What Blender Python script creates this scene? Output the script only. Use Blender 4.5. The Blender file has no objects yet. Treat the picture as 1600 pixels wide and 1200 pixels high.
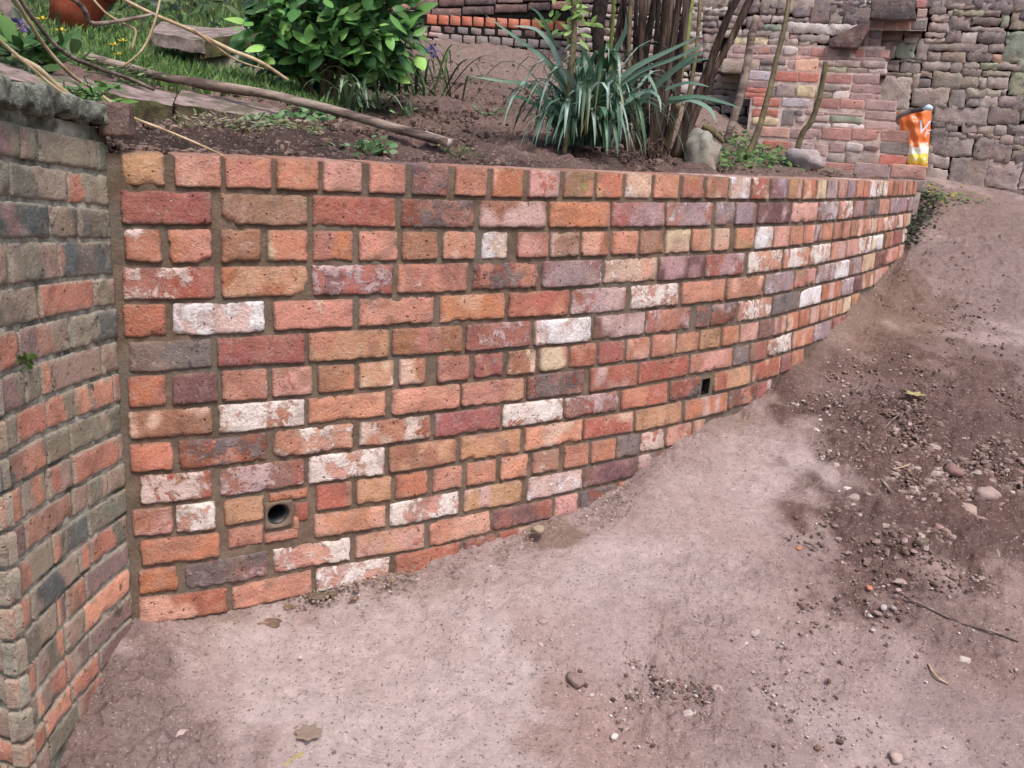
import bpy, math, random
import numpy as np
from mathutils import Vector, Matrix
sc = bpy.context.scene
COL = sc.collection
R_ = math.radians

# ------------------------------------------------------------------ camera
PITCH, ROLL, EYE, FPX = 0.25907, 0.058057, 0.05326, 1400.0      # z = 0 is the top of the new wall
cr, sr, cp, sp = math.cos(ROLL), math.sin(ROLL), math.cos(PITCH), math.sin(PITCH)
cam = bpy.data.cameras.new('camera'); camo = bpy.data.objects.new('camera', cam); COL.objects.link(camo)
right = Vector((cr, sr * sp, sr * cp)); up = Vector((-sr, cr * sp, cr * cp)); fwd = Vector((0, cp, -sp))
M = Matrix((right, up, -fwd)).transposed().to_4x4(); M.translation = Vector((0, 0, EYE))
camo.matrix_world = M
cam.sensor_width = 36.0; cam.lens = 36.0 * FPX / 1600.0; cam.clip_end = 200; cam.clip_start = 0.05
sc.camera = camo

# ------------------------------------------------------------------ light
SUN_EL, SUN_AZ = R_(58), R_(-150)
w = bpy.data.worlds.new('World'); sc.world = w; w.use_nodes = True
nt = w.node_tree; nt.nodes.clear()
sky = nt.nodes.new('ShaderNodeTexSky'); sky.sky_type = 'NISHITA'; sky.sun_disc = False
sky.sun_elevation = SUN_EL; sky.sun_rotation = R_(200); sky.air_density = 1.0; sky.dust_density = 4.0; sky.ozone_density = 0.6
bg = nt.nodes.new('ShaderNodeBackground'); bg.inputs['Strength'].default_value = 0.115
wo = nt.nodes.new('ShaderNodeOutputWorld')
nt.links.new(sky.outputs[0], bg.inputs[0]); nt.links.new(bg.outputs[0], wo.inputs[0])
sl = bpy.data.lights.new('sun', 'SUN'); sl.energy = 1.5; sl.angle = R_(14); sl.color = (1.0, 0.96, 0.93)
so = bpy.data.objects.new('sun', sl); COL.objects.link(so)
# the light comes from high up behind and to the right of the camera
sd = Vector((0.35, -0.62, 1.15)).normalized()
so.rotation_euler = sd.to_track_quat('Z', 'Y').to_euler()
sky.sun_elevation = math.asin(sd.z); sky.sun_rotation = math.atan2(sd.x, sd.y)
sc.view_settings.view_transform = 'Standard'; sc.view_settings.look = 'None'
sc.render.filter_size = 1.1; sc.cycles.use_denoising = True
sc.view_settings.exposure = 0.82; sc.view_settings.gamma = 1.0

SAT = 0.85
# ------------------------------------------------------------------ picture measurements -> places
def lin(c, k=1.0):
    o = []; g = 0.30 * c[0] + 0.59 * c[1] + 0.11 * c[2]; c = [g + (v - g) * SAT for v in c[:3]]
    for v in c[:3]:
        v = v / 255.0
        o.append((v / 12.92 if v <= 0.04045 else ((v + 0.055) / 1.055) ** 2.4) * k)
    return np.array(o)

def ray(x, y):
    u = (np.asarray(x, float) - 800) / FPX; v = -(np.asarray(y, float) - 600) / FPX
    u, v = cr * u - sr * v, sr * u + cr * v
    return u, cp + v * sp, -sp + v * cp
def azt(x, y):
    a, b, c = ray(x, y)
    return np.arctan2(a, b), c / np.hypot(a, b)
def at(x, y, R):                                  # point seen at (x, y), R metres away over the ground
    a, t = azt(x, y)
    return np.array([R * math.sin(a), R * math.cos(a), EYE + R * t])

def spline(xk, yk, x):
    xk = np.asarray(xk, float); yk = np.asarray(yk, float)
    n = len(xk); h = np.diff(xk); A = np.eye(n); b = np.zeros(n)
    for i in range(1, n - 1):
        A[i, i - 1] = h[i - 1]; A[i, i] = 2 * (h[i - 1] + h[i]); A[i, i + 1] = h[i]
        b[i] = 6 * ((yk[i + 1] - yk[i]) / h[i] - (yk[i] - yk[i - 1]) / h[i - 1])
    m = np.linalg.solve(A, b)
    i = np.clip(np.searchsorted(xk, x) - 1, 0, n - 2); t = x - xk[i]; H = h[i]
    return yk[i] + t * ((yk[i + 1] - yk[i]) / H - H * (2 * m[i] + m[i + 1]) / 6) + t * t * m[i] / 2 + t ** 3 * (m[i + 1] - m[i]) / (6 * H)
KN = [-0.45207, -0.35675, -0.23371, -0.10366, 0.02971, 0.14758, 0.25478, 0.34352, 0.40212, 0.44594]
RK = [0.68983, 0.688, 0.71888, 0.76843, 0.85109, 0.95495, 1.09854, 1.31826, 1.62033, 2.03409]
def Rwall(az): return np.exp(spline(KN, RK, np.clip(az, -0.46, 0.43)))
AZ0, AZ1 = -0.4255, 0.4025
_g = np.linspace(-0.46, 0.43, 4000); _gx = Rwall(_g) * np.sin(_g); _gy = Rwall(_g) * np.cos(_g)
_gs = np.concatenate([[0], np.cumsum(np.hypot(np.diff(_gx), np.diff(_gy)))])
def s_of_az(a): return np.interp(a, _g, _gs)
def az_of_s(s): return np.interp(s, _gs, _g)
def wall_pt(s):
    x = np.interp(s, _gs, _gx); y = np.interp(s, _gs, _gy)
    e = 0.01
    tx = np.interp(s + e, _gs, _gx) - np.interp(s - e, _gs, _gx); ty = np.interp(s + e, _gs, _gy) - np.interp(s - e, _gs, _gy)
    L = np.hypot(tx, ty) + 1e-12
    return x, y, ty / L, -tx / L                  # outward normal looks to the path
S0, S1 = float(s_of_az(AZ0)), float(s_of_az(AZ1))

JT = {
0:[(185,241),(400,246),(500,250),(620,256.5),(740,261),(860,266.5),(950,269.5),(1060,272.5),(1160,276),(1260,279.3),(1300,281),(1350,282),(1430,283)],
1:[(200,293.5),(300,295.5),(400,299),(480,301.5),(550,303),(620,307),(740,310.7),(850,312.3),(950,312.5),(1060,313.2),(1160,313.2),(1245,314),(1300,313),(1350,310.6),(1400,307.8),(1425,306.9)],
2:[(200,354),(340,353.5),(420,355),(480,356),(620,358.5),(740,359.5),(850,360),(950,358.8),(1040,356.8),(1150,353),(1245,350.4),(1290,347),(1350,340),(1400,335),(1422,332)],
3:[(200,414),(340,413),(480,412),(620,410),(740,408.5),(850,406),(950,403),(1060,397.5),(1150,393),(1245,386),(1290,378),(1350,368.5),(1400,358.5),(1418,355.6)],
4:[(200,472),(340,469),(480,465),(560,463.5),(620,461),(740,457.5),(850,452),(950,447),(1050,439.5),(1140,432),(1200,426),(1240,420.5),(1260,417),(1300,408.5),(1350,397),(1375,391),(1400,384)],
5:[(200,531),(340,525),(480,517),(550,514),(620,511),(740,503),(850,498),(950,490.5),(1050,478.5),(1130,471.5),(1200,462),(1240,453.5),(1290,441),(1350,426),(1390,413)],
6:[(200,585),(340,576),(480,569),(550,566),(620,558),(740,550.5),(850,542),(950,531.5),(1050,518.5),(1130,509),(1200,498),(1245,484),(1290,471),(1350,453)],
7:[(200,641),(340,630),(480,620),(620,605.5),(740,593.5),(850,583.5),(950,570),(1040,558),(1080,551),(1130,542),(1200,530),(1245,514),(1290,500),(1315,491)],
8:[(200,690),(340,680),(480,666),(620,650.5),(740,635),(850,623),(950,610),(1040,596),(1080,586),(1140,575),(1200,560),(1240,546)],
9:[(200,742),(340,731),(400,722),(480,713),(620,693),(740,676),(850,662),(950,646),(1040,631.5),(1080,621),(1140,610),(1200,592)],
10:[(210,792),(340,779),(400,771),(480,758),(600,742),(700,727),(740,719.5),(850,702),(900,691),(950,683),(1040,666),(1080,656)],
11:[(210,842),(340,828),(490,800),(600,786),(720,763),(850,740),(900,731),(950,720),(1040,699)],
12:[(220,887),(340,873),(440,852),(545,837),(605,825),(660,816),(720,803),(820,786),(900,768),(950,754)],
13:[(220,929),(340,918),(440,896),(545,876),(605,867),(660,859),(720,843),(770,831)]}
DM = [0.0, 0.0718, 0.1481, 0.2254, 0.3029, 0.3807, 0.4573, 0.5322, 0.6061, 0.6799, 0.7544, 0.8289, 0.9013, 0.9741, 1.046, 1.12]
JS = []
for j in range(16):
    if j in JT:
        P = np.array(JT[j], float); a, t = azt(P[:, 0], P[:, 1]); z = EYE + Rwall(a) * t; s = s_of_az(a)
        z = 0.75 * z + 0.25 * (-DM[j])
        if j == 0: z = z * 0.5
        s = np.concatenate([s, [s[-1] + 0.4]]); z = np.concatenate([z, [-DM[j]]])
        JS.append((s, z))
    else: JS.append((np.array([0.0, 9.0]), np.array([-DM[j]] * 2)))
def zj(j, s): return np.interp(s, JS[j][0], JS[j][1])
def s_px(x, row):                                # image x on the middle line of a course -> position along the wall
    def yy(j):
        if j in JT: return float(np.interp(x, [p[0] for p in JT[j]], [p[1] for p in JT[j]]))
        return yy(j - 1) + 38
    a, t = azt(x, 0.5 * (yy(row) + yy(row + 1)))
    return float(s_of_az(a))

# ------------------------------------------------------------------ numpy noise
def _h(ix, iy, iz, seed):
    n = (ix * 374761393 + iy * 668265263 + iz * 2147483647 + seed * 1274126177) & 0xFFFFFFFF
    n = ((n ^ (n >> 13)) * 1274126177) & 0xFFFFFFFF
    n = (n ^ (n >> 16)) & 0xFFFFFFFF
    return n / 2147483648.0 - 1.0
def vnoise(p, seed=0):
    p = np.asarray(p, float); i = np.floor(p).astype(np.int64); f = p - i; f = f * f * (3 - 2 * f)
    r = 0
    for dx in (0, 1):
        wx = f[..., 0] if dx else 1 - f[..., 0]
        for dy in (0, 1):
            wy = f[..., 1] if dy else 1 - f[..., 1]
            for dz in (0, 1):
                wz = f[..., 2] if dz else 1 - f[..., 2]
                r = r + wx * wy * wz * _h(i[..., 0] + dx, i[..., 1] + dy, i[..., 2] + dz, seed)
    return r
def fbm(p, o=4, seed=0, g=0.5):
    r = 0; a = 1; p = np.asarray(p, float); t = 0
    for k in range(o):
        r = r + a * vnoise(p * (2.03 ** k), seed + k * 17); t += a; a *= g
    return r / t * 1.4
def sst(a, b, x):
    t = np.clip((x - a) / (b - a + 0.0), 0, 1); return t * t * (3 - 2 * t)
rnd = random.Random(7)

# ------------------------------------------------------------------ materials
class NT:
    def __init__(s, m): s.t = m.node_tree; s.n = s.t.nodes; s.l = s.t.links
    def __call__(s, typ, ins={}, **kw):
        n = s.n.new(typ)
        for k, v in kw.items(): setattr(n, k, v)
        for k, v in ins.items():
            if isinstance(v, bpy.types.NodeSocket): s.l.new(v, n.inputs[k])
            else: n.inputs[k].default_value = v
        return n
    def math(s, op, a, b=None, c=None, clamp=False):
        n = s.n.new('ShaderNodeMath'); n.operation = op; n.use_clamp = clamp
        for k, v in enumerate((a, b, c)):
            if v is None: continue
            if isinstance(v, bpy.types.NodeSocket): s.l.new(v, n.inputs[k])
            else: n.inputs[k].default_value = v
        return n.outputs[0]
    def mix(s, f, a, b, mode='MIX'):
        n = s.n.new('ShaderNodeMix'); n.data_type = 'RGBA'; n.blend_type = mode
        for k, v in ((0, f), (6, a), (7, b)):
            if isinstance(v, bpy.types.NodeSocket): s.l.new(v, n.inputs[k])
            elif k == 0: n.inputs[k].default_value = v
            else: n.inputs[k].default_value = (*v[:3], 1)
        return n.outputs[2]
    def ramp(s, f, lo, hi):
        n = s.n.new('ShaderNodeMapRange'); n.interpolation_type = 'SMOOTHSTEP'
        s.l.new(f, n.inputs[0]); n.inputs[1].default_value = lo; n.inputs[2].default_value = hi
        return n.outputs[0]
def newmat(name):
    m = bpy.data.materials.new(name); m.use_nodes = True; m.node_tree.nodes.clear(); return m, NT(m)
def noise(t, vec, scale, detail=4, rough=0.6, dist=0.0):
    return t('ShaderNodeTexNoise', {'Vector': vec, 'Scale': scale, 'Detail': detail, 'Roughness': rough, 'Distortion': dist}).outputs[0]

def brick_material(name, bump=0.95, grime=0.0, speck=0.38, scale=1.0):
    m, t = newmat(name)
    geo = t('ShaderNodeNewGeometry').outputs['Position']
    a1 = t('ShaderNodeAttribute', attribute_name='c1'); a2 = t('ShaderNodeAttribute', attribute_name='c2')
    seed = t('ShaderNodeCombineXYZ', {'X': t.math('MULTIPLY', a2.outputs['Alpha'], 37.0), 'Y': t.math('MULTIPLY', a2.outputs['Alpha'], 91.0), 'Z': a2.outputs['Alpha']}).outputs[0]
    pos = t('ShaderNodeVectorMath', {0: geo, 1: seed}, operation='ADD').outputs[0]
    n1 = noise(t, pos, 31 * scale, 8, 0.72, 0.5)
    thr = t.math('SUBTRACT', 0.86, t.math('MULTIPLY', a1.outputs['Alpha'], 0.62))
    pm = t('ShaderNodeMapRange', {0: n1, 1: t.math('SUBTRACT', thr, 0.05), 2: t.math('ADD', thr, 0.05)}, interpolation_type='SMOOTHSTEP').outputs[0]
    c = t.mix(pm, a1.outputs['Color'], a2.outputs['Color'])
    n2 = noise(t, pos, 12 * scale, 3, 0.5)
    c = t.mix(t.math('MULTIPLY', t.ramp(n2, 0.42, 0.66), 0.42), c, t.mix(0.55, c, (0.42, 0.24, 0.16)))
    n2c = noise(t, pos, 38 * scale, 5, 0.7)
    c = t.mix(t.math('MULTIPLY', t.ramp(n2c, 0.50, 0.66), 0.38), c, t.mix(0.6, c, (0.58, 0.44, 0.40)))
    n2b = noise(t, pos, 17 * scale, 4, 0.6)
    c = t.mix(t.math('MULTIPLY', t.ramp(n2b, 0.48, 0.66), 0.50), c, t.mix(0.55, c, (0.10, 0.050, 0.040)))
    n3 = noise(t, pos, 150 * scale, 4, 0.75)
    k = t.math('ADD', 1.0 - speck, t.math('MULTIPLY', n3, speck * 2))
    c = t.mix(1.0, c, t('ShaderNodeCombineColor', {0: k, 1: k, 2: k}).outputs[0], 'MULTIPLY')
    n5 = noise(t, pos, 95 * scale, 2, 0.5)
    c = t.mix(t.math('MULTIPLY', t.ramp(n5, 0.68, 0.74), 0.7), c, (0.035, 0.02, 0.016))
    n6 = noise(t, t('ShaderNodeVectorMath', {0: pos, 1: (5, 5, 5)}, operation='ADD').outputs[0], 120 * scale, 2, 0.5)
    c = t.mix(t.math('MULTIPLY', t.ramp(n6, 0.67, 0.73), 0.55), c, (0.55, 0.45, 0.38))
    if grime:
        n4 = noise(t, pos, 9, 5, 0.7)
        c = t.mix(t.math('MULTIPLY', t.ramp(n4, 0.40, 0.62), grime), c, (0.12, 0.12, 0.085))
    hb = t.math('ADD', t.math('MULTIPLY', noise(t, pos, 60 * scale, 6, 0.75), 0.6), t.math('MULTIPLY', n3, 0.4))
    hb = t.math('ADD', hb, t.math('MULTIPLY', pm, 0.12))
    hb = t.math('SUBTRACT', hb, t.math('MULTIPLY', t.ramp(n5, 0.66, 0.76), 0.4))
    bmp = t('ShaderNodeBump', {'Height': hb, 'Strength': bump, 'Distance': 0.013}).outputs[0]
    b = t('ShaderNodeBsdfPrincipled', {'Base Color': c, 'Roughness': 0.93, 'Normal': bmp, 'Specular IOR Level': 0.2})
    t('ShaderNodeOutputMaterial', {'Surface': b.outputs[0]})
    return m

def plain(name, c1, c2, scale=30, bump=0.3, rough=0.9, dist=0.004, detail=6, lo=0.35, hi=0.65, spec=0.2, fine=0.25, c3=None, s3=8, stretch=None):
    m, t = newmat(name)
    geo = t('ShaderNodeNewGeometry').outputs['Position']
    if stretch: geo = t('ShaderNodeMapping', {'Vector': geo, 'Scale': stretch}).outputs[0]
    n1 = noise(t, geo, scale, detail, 0.65)
    c = t.mix(t.ramp(n1, lo, hi), c1, c2)
    if c3 is not None: c = t.mix(t.ramp(noise(t, geo, s3, 4, 0.6), 0.45, 0.65), c, c3)
    n3 = noise(t, geo, scale * 7, 3, 0.7)
    k = t.math('ADD', 1.0 - fine, t.math('MULTIPLY', n3, fine * 2))
    c = t.mix(1.0, c, t('ShaderNodeCombineColor', {0: k, 1: k, 2: k}).outputs[0], 'MULTIPLY')
    hb = t.math('ADD', t.math('MULTIPLY', n1, 0.6), t.math('MULTIPLY', n3, 0.4))
    bmp = t('ShaderNodeBump', {'Height': hb, 'Strength': bump, 'Distance': dist}).outputs[0]
    b = t('ShaderNodeBsdfPrincipled', {'Base Color': c, 'Roughness': rough, 'Normal': bmp, 'Specular IOR Level': spec})
    t('ShaderNodeOutputMaterial', {'Surface': b.outputs[0]})
    return m

def leaf_material(name, rough=0.45, trans=0.25):
    m, t = newmat(name)
    a = t('ShaderNodeAttribute', attribute_name='c1').outputs['Color']
    geo = t('ShaderNodeNewGeometry').outputs['Position']
    n = noise(t, geo, 60, 3, 0.6)
    c = t.mix(t.math('MULTIPLY', n, 0.5), a, t.mix(0.5, a, (0.02, 0.05, 0.01)))
    b = t('ShaderNodeBsdfPrincipled', {'Base Color': c, 'Roughness': rough, 'Specular IOR Level': 0.35})
    tr = t('ShaderNodeBsdfTranslucent', {'Color': c})
    mx = t('ShaderNodeMixShader', {0: trans, 1: b.outputs[0], 2: tr.outputs[0]})
    t('ShaderNodeOutputMaterial', {'Surface': mx.outputs[0]})
    return m

def ground_material(name):
    m, t = newmat(name)
    geo = t('ShaderNodeNewGeometry').outputs['Position']
    a1 = t('ShaderNodeAttribute', attribute_name='c1'); a2 = t('ShaderNodeAttribute', attribute_name='c2')
    c = a1.outputs['Color']; gr = a1.outputs['Alpha']          # gr = looseness
    n1 = noise(t, geo, 5, 5, 0.6, 0.4); n2 = noise(t, geo, 34, 6, 0.72); n3 = noise(t, geo, 170, 4, 0.8)
    strch = t('ShaderNodeMapping', {'Vector': geo, 'Rotation': (0, 0, 0.5), 'Scale': (5, 40, 5)}).outputs[0]
    n4 = noise(t, strch, 1.0, 5, 0.65, 1.0)
    c = t.mix(t.math('MULTIPLY', t.ramp(n1, 0.40, 0.64), 0.35), c, t.mix(0.5, c, (0.20, 0.115, 0.095)))
    c = t.mix(t.math('MULTIPLY', t.ramp(n4, 0.5, 0.72), 0.22), c, t.mix(0.6, c, (0.44, 0.33, 0.30)))
    k = t.math('ADD', 0.52, t.math('MULTIPLY', n2, 0.96))
    c = t.mix(1.0, c, t('ShaderNodeCombineColor', {0: k, 1: k, 2: k}).outputs[0], 'MULTIPLY')
    k = t.math('ADD', 0.52, t.math('MULTIPLY', n3, 0.96))
    c = t.mix(t.math('ADD', 0.45, t.math('MULTIPLY', gr, 0.5)), c, t.mix(1.0, c, t('ShaderNodeCombineColor', {0: k, 1: k, 2: k}).outputs[0], 'MULTIPLY'))
    v = t('ShaderNodeTexVoronoi', {'Vector': geo, 'Scale': 75.0}, feature='F1')
    rc = t('ShaderNodeSeparateColor', {0: v.outputs['Color']}).outputs
    sel = t.math('GREATER_THAN', rc[0], t.math('SUBTRACT', 0.93, t.math('MULTIPLY', gr, 0.45)))
    pe = t.math('MULTIPLY', sel, t.math('SUBTRACT', 1.0, t.ramp(v.outputs['Distance'], 0.2, 0.42)))
    c = t.mix(t.math('MULTIPLY', pe, 0.55), c, t.mix(rc[1], (0.34, 0.25, 0.23), (0.16, 0.10, 0.09)))
    hb = t.math('ADD', t.math('MULTIPLY', n2, 0.9), t.math('MULTIPLY', n3, 0.25))
    hb = t.math('ADD', hb, t.math('MULTIPLY', pe, 0.12))
    st = t.math('ADD', 0.62, t.math('MULTIPLY', gr, 0.25))
    cr_ = noise(t, geo, 4, 5, 0.65, 0.8); ck = t.math('ABSOLUTE', t.math('SUBTRACT', cr_, 0.5)); ck = t.math('SUBTRACT', 1.0, t.ramp(ck, 0.0, 0.012))
    hb = t.math('SUBTRACT', hb, t.math('MULTIPLY', ck, 0.12))
    bmp = t('ShaderNodeBump', {'Height': hb, 'Strength': st, 'Distance': 0.018}).outputs[0]
    c = t.mix(t.math('MULTIPLY', ck, 0.18), c, t.mix(0.5, c, (0.06, 0.04, 0.035)))
    sp_ = t.ramp(noise(t, geo, 210, 2, 0.5), 0.65, 0.71); c = t.mix(t.math('MULTIPLY', sp_, 0.6), c, (0.62, 0.52, 0.49))
    sp2 = t.ramp(noise(t, t('ShaderNodeVectorMath', {0: geo, 1: (7, 3, 1)}, operation='ADD').outputs[0], 130, 3, 0.6), 0.60, 0.67); c = t.mix(t.math('MULTIPLY', sp2, 0.75), c, (0.075, 0.05, 0.042))
    b = t('ShaderNodeBsdfPrincipled', {'Base Color': c, 'Roughness': 0.96, 'Normal': bmp, 'Specular IOR Level': 0.1})
    t('ShaderNodeOutputMaterial', {'Surface': b.outputs[0]})
    return m

M_BRICK = brick_material('reclaimed_brick'); M_OLD = brick_material("weathered_brick", 0.9, 0.12, 0.32)
M_STONE = brick_material('rubble_stone', 0.9, 0.06, 0.34, 0.55)
M_MORTAR = plain('brown_mortar', lin((138, 114, 96), .80), lin((108, 88, 73), .80), 22, 0.8, 0.97, 0.008, fine=0.2, c3=lin((120, 108, 96), .8), s3=5)
M_OLDMORTAR = plain('old_lime_mortar', lin((196, 190, 174), .9), lin((140, 134, 118), .9), 30, 0.9, 0.97, 0.008, c3=lin((88, 90, 74), .8))
M_GAP = plain('dark_joint', lin((60, 50, 48), .5), lin((32, 27, 27), .5), 25, 0.8, 1.0, 0.01)
M_STEPM = plain('pale_lime_mortar', lin((214, 190, 180), .9), lin((172, 146, 138), .9), 25, 0.6, 0.95, 0.006)
M_GROUND = ground_material('dusty_earth')
M_LEAF = leaf_material('leaf'); M_STRAP = leaf_material('strap_leaf', 0.35, 0.2); M_GRASS = leaf_material('grass_blade', 0.6, 0.3)
M_COPING = plain('lichened_slate', lin((138, 142, 128), .9), lin((84, 88, 80), .9), 34, 1.0, 0.95, 0.014, fine=.45, c3=lin((160, 162, 146), .8), s3=60)
M_SLAB = plain('sandstone_slab', lin((176, 152, 146), .8), lin((132, 112, 106), .8), 18, 0.7, 0.95, 0.006, c3=lin((110, 104, 82), .7), s3=14)
M_SLABSIDE = plain('mossy_stone_edge', lin((112, 98, 74), .7), lin((62, 58, 42), .7), 28, 1.0, 0.97, 0.01, c3=lin((120, 122, 70), .6), s3=12)
M_CONC = plain('pale_concrete', lin((182, 176, 156), .8), lin((146, 138, 120), .8), 30, 0.7, 0.95, 0.005, c3=lin((122, 122, 96), .7), s3=12)
M_BARK = plain('brown_bark', lin((104, 78, 68), .7), lin((54, 38, 35), .6), 60, 1.0, 0.95, 0.012, c3=lin((134, 112, 100), .65), s3=40, stretch=(1, 1, .10))
M_BARKD = plain('dark_ivy_bark', lin((66, 52, 46), .7), lin((30, 26, 24), .7), 40, 1.0, 0.95, 0.008)
M_GREENSTEM = plain('green_stem', lin((140, 152, 72), .7), lin((108, 122, 56), .7), 30, 0.3, 0.6, 0.003)
M_OLIVE = plain('olive_cane', lin((134, 122, 86), .75), lin((98, 84, 62), .75), 30, 0.6, 0.8, 0.003)
M_STICK = plain('dead_stick', lin((140, 118, 108), .8), lin((84, 68, 64), .8), 50, 0.9, 0.9, 0.008, c3=lin((176, 156, 140), .8), s3=20, stretch=(.2, 1, 1))
M_STRAW = plain('dry_straw', lin((224, 200, 160), .8), lin((176, 146, 108), .8), 30, 0.3, 0.7, 0.002)
M_TERRA = plain('terracotta', lin((196, 96, 66), .8), lin((170, 76, 52), .8), 12, 0.2, 0.85, 0.003)
M_CLAY = plain('grey_pipe', lin((70, 70, 74), .6), lin((40, 40, 44), .6), 20, 0.2, 0.5, 0.002, spec=0.5)
M_CEMENT = plain('smoothed_mortar', lin((138, 115, 98), .78), lin((116, 96, 80), .78), 16, 0.3, 0.95, 0.003)
M_ROCK = brick_material('loose_stone', 0.5, 0.0, 0.2, 1.2)

# ------------------------------------------------------------------ mesh helpers
def finish(o, label=None, cat=None, group=None, kind=None, parent=None):
    if label: o['label'] = label
    if cat: o['category'] = cat
    if group: o['group'] = group
    if kind: o['kind'] = kind
    if parent is not None: o.parent = parent
    return o
def empty(name, loc, label, cat, group=None):
    o = bpy.data.objects.new(name, None); COL.objects.link(o); o.location = Vector([float(v) for v in loc]); o.empty_display_size = 0.05
    bpy.context.view_layer.update()
    return finish(o, label, cat, group)
class MB:
    def __init__(s): s.v = []; s.f = []; s.n = 0; s.c1 = []; s.c2 = []; s.mi = []
    def add(s, v, f, c1=None, c2=None, mi=0):
        v = np.asarray(v, float).reshape(-1, 3); k = len(v)
        s.v.append(v); f = np.asarray(f, int)
        s.f.extend((f + s.n).tolist()); s.mi.extend([mi] * len(f))
        for lst, c in ((s.c1, c1), (s.c2, c2)):
            if c is None: c = (0.5, 0.5, 0.5, 0)
            c = np.asarray(c, float)
            if c.ndim == 1: c = np.tile(c, (k, 1))
            if c.shape[1] == 3: c = np.c_[c, np.zeros(len(c))]
            lst.append(c)
        s.n += k
    def build(s, name, mats, parent=None, smooth=True):
        me = bpy.data.meshes.new(name)
        V = np.concatenate(s.v) if s.v else np.zeros((0, 3))
        if parent is not None: V = V - np.array(parent.matrix_world.translation)
        me.from_pydata(V.tolist(), [], s.f)
        for nm, lst in (('c1', s.c1), ('c2', s.c2)):
            a = me.attributes.new(nm, 'FLOAT_COLOR', 'POINT'); a.data.foreach_set('color', np.concatenate(lst).astype(np.float32).ravel())
        if not isinstance(mats, (list, tuple)): mats = [mats]
        for m in mats: me.materials.append(m)
        if len(mats) > 1: me.polygons.foreach_set('material_index', np.array(s.mi, np.int32))
        me.polygons.foreach_set('use_smooth', np.full(len(me.polygons), smooth))
        me.update()
        o = bpy.data.objects.new(name, me); COL.objects.link(o)
        if parent is not None: o.parent = parent
        return o
def gridfaces(nu, nv, off=0, flip=False):
    i, j = np.meshgrid(np.arange(nu), np.arange(nv), indexing='ij'); a = (i * (nv + 1) + j).ravel()
    f = np.stack([a, a + nv + 1, a + nv + 2, a + 1], 1) + off
    return f[:, ::-1] if flip else f

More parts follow.
